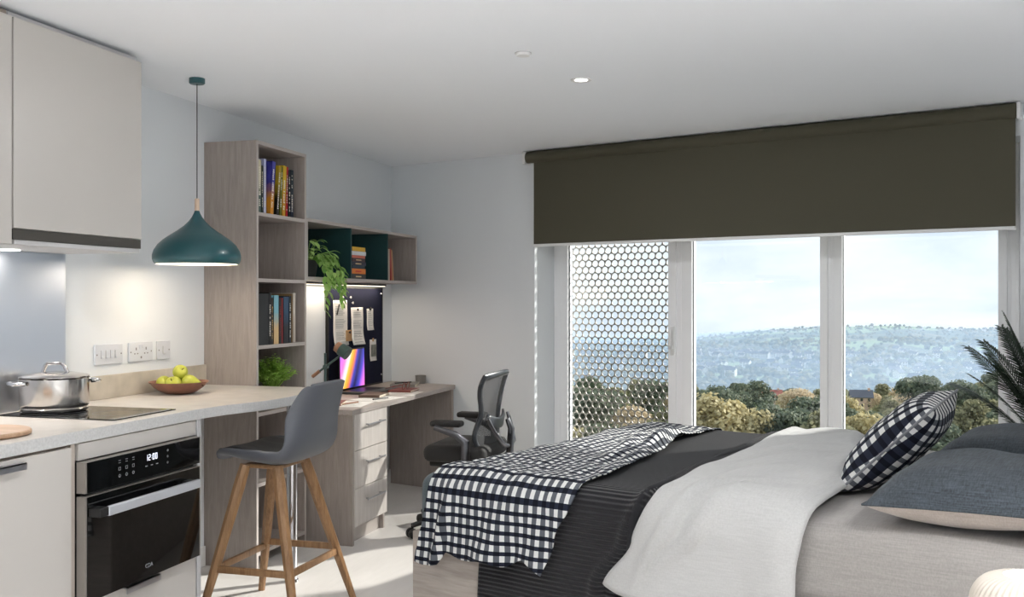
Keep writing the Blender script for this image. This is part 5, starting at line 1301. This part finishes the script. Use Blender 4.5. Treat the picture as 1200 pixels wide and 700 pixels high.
# ================================================================== LIGHT
sun = bpy.data.lights.new('sun', 'SUN'); sun.energy = 5.5; sun.angle = math.radians(1.6); sun.color = (1, .95, .88)
so = bpy.data.objects.new('sun', sun); C.objects.link(so)
az = math.radians(60); el = math.radians(28)
sd = W.to_3x3() @ Vector((math.cos(az)*math.cos(el), math.sin(az)*math.cos(el), math.sin(el)))
so.rotation_euler = sd.to_track_quat('Z', 'Y').to_euler(); so.location = (3, 8, 6)
w = bpy.data.worlds.new('world'); bpy.context.scene.world = w; w.use_nodes = True; nt = w.node_tree; L = nt.links.new
bg = nt.nodes['Background']; tc = nt.nodes.new('ShaderNodeTexCoord'); mp = nt.nodes.new('ShaderNodeMapping'); mp.inputs['Scale'].default_value = (1, 1, 3.2)
n = nt.nodes.new('ShaderNodeTexNoise'); n.inputs['Scale'].default_value = 3.4; n.inputs['Detail'].default_value = 7; n.inputs['Roughness'].default_value = .55; n.inputs['Distortion'].default_value = .3
r = nt.nodes.new('ShaderNodeValToRGB'); e = r.color_ramp.elements; e[0].position = .36; e[0].color = (.46, .53, .63, 1); e[1].position = .62; e[1].color = (.69, .71, .725, 1)
x_ = e.new(.47); x_.color = (.57, .62, .67, 1)
L(tc.outputs['Generated'], mp.inputs['Vector']); L(mp.outputs[0], n.inputs['Vector']); L(n.outputs['Fac'], r.inputs['Fac']); L(r.outputs['Color'], bg.inputs['Color']); bg.inputs['Strength'].default_value = 1.13
def area(name, loc, size, power, color, rot=(0, 0, 0), size_y=None, shape='DISK', spread=PI):
    l = bpy.data.lights.new(name, 'AREA'); l.shape = shape; l.size = size; l.energy = power; l.color = color; l.spread = spread
    if size_y: l.size_y = size_y
    o = bpy.data.objects.new(name, l); C.objects.link(o); o.location = loc; o.rotation_euler = rot; return o
warm = (1, .995, .99)
area('downlight_lamp', (-.924, 4.299, ZC-.02), .09, 9, warm)
for x, y, p in ((-.9, 2.2, 5), (1.2, 2.0, 19), (-.9, .0, 28), (1.2, -.4, 28), (-.9, -2.0, 28)): area('downlight_lamp', (x, y, ZC-.02), .09, p, warm, spread=math.radians(115))  # lamps for the added downlights out of view, raising the room's fill
area('strip_lamp', (-2.80, 5.7, 1.415), .02, 2.3, (1, .84, .66), shape='RECTANGLE', size_y=1.5)
area('hood_lamp', (-2.785, 3.0, 1.505), .06, 2.0, (1, .95, .88)); area('hood_lamp', (-2.785, 2.83, 1.505), .06, 2.0, (1, .95, .88))
l = bpy.data.lights.new('pendant_bulb', 'POINT'); l.energy = 1.7; l.color = (1, .88, .74); l.shadow_soft_size = .035
o = bpy.data.objects.new('pendant_bulb', l); C.objects.link(o); o.location = (pc.x, pc.y, pz+.03)

# ================================================================== CAMERA
cam = bpy.data.cameras.new('camera'); cam.lens = 35; cam.sensor_width = 36; cam.shift_y = 1/1200; cam.clip_end = 20000; cam.clip_start = .05
co = bpy.data.objects.new('camera', cam); C.objects.link(co); co.location = (0, 0, H); co.rotation_euler = (PI/2, 0, aK)
sc = bpy.context.scene; sc.camera = co
sc.view_settings.view_transform = 'Standard'; sc.view_settings.look = 'None'; sc.view_settings.gamma = 1; sc.view_settings.use_curve_mapping = False
sc.view_settings.exposure = 0.66
sc.cycles.use_denoising = True; sc.cycles.max_bounces = 10; sc.cycles.diffuse_bounces = 6; sc.cycles.transparent_max_bounces = 24; sc.cycles.sample_clamp_indirect = 6
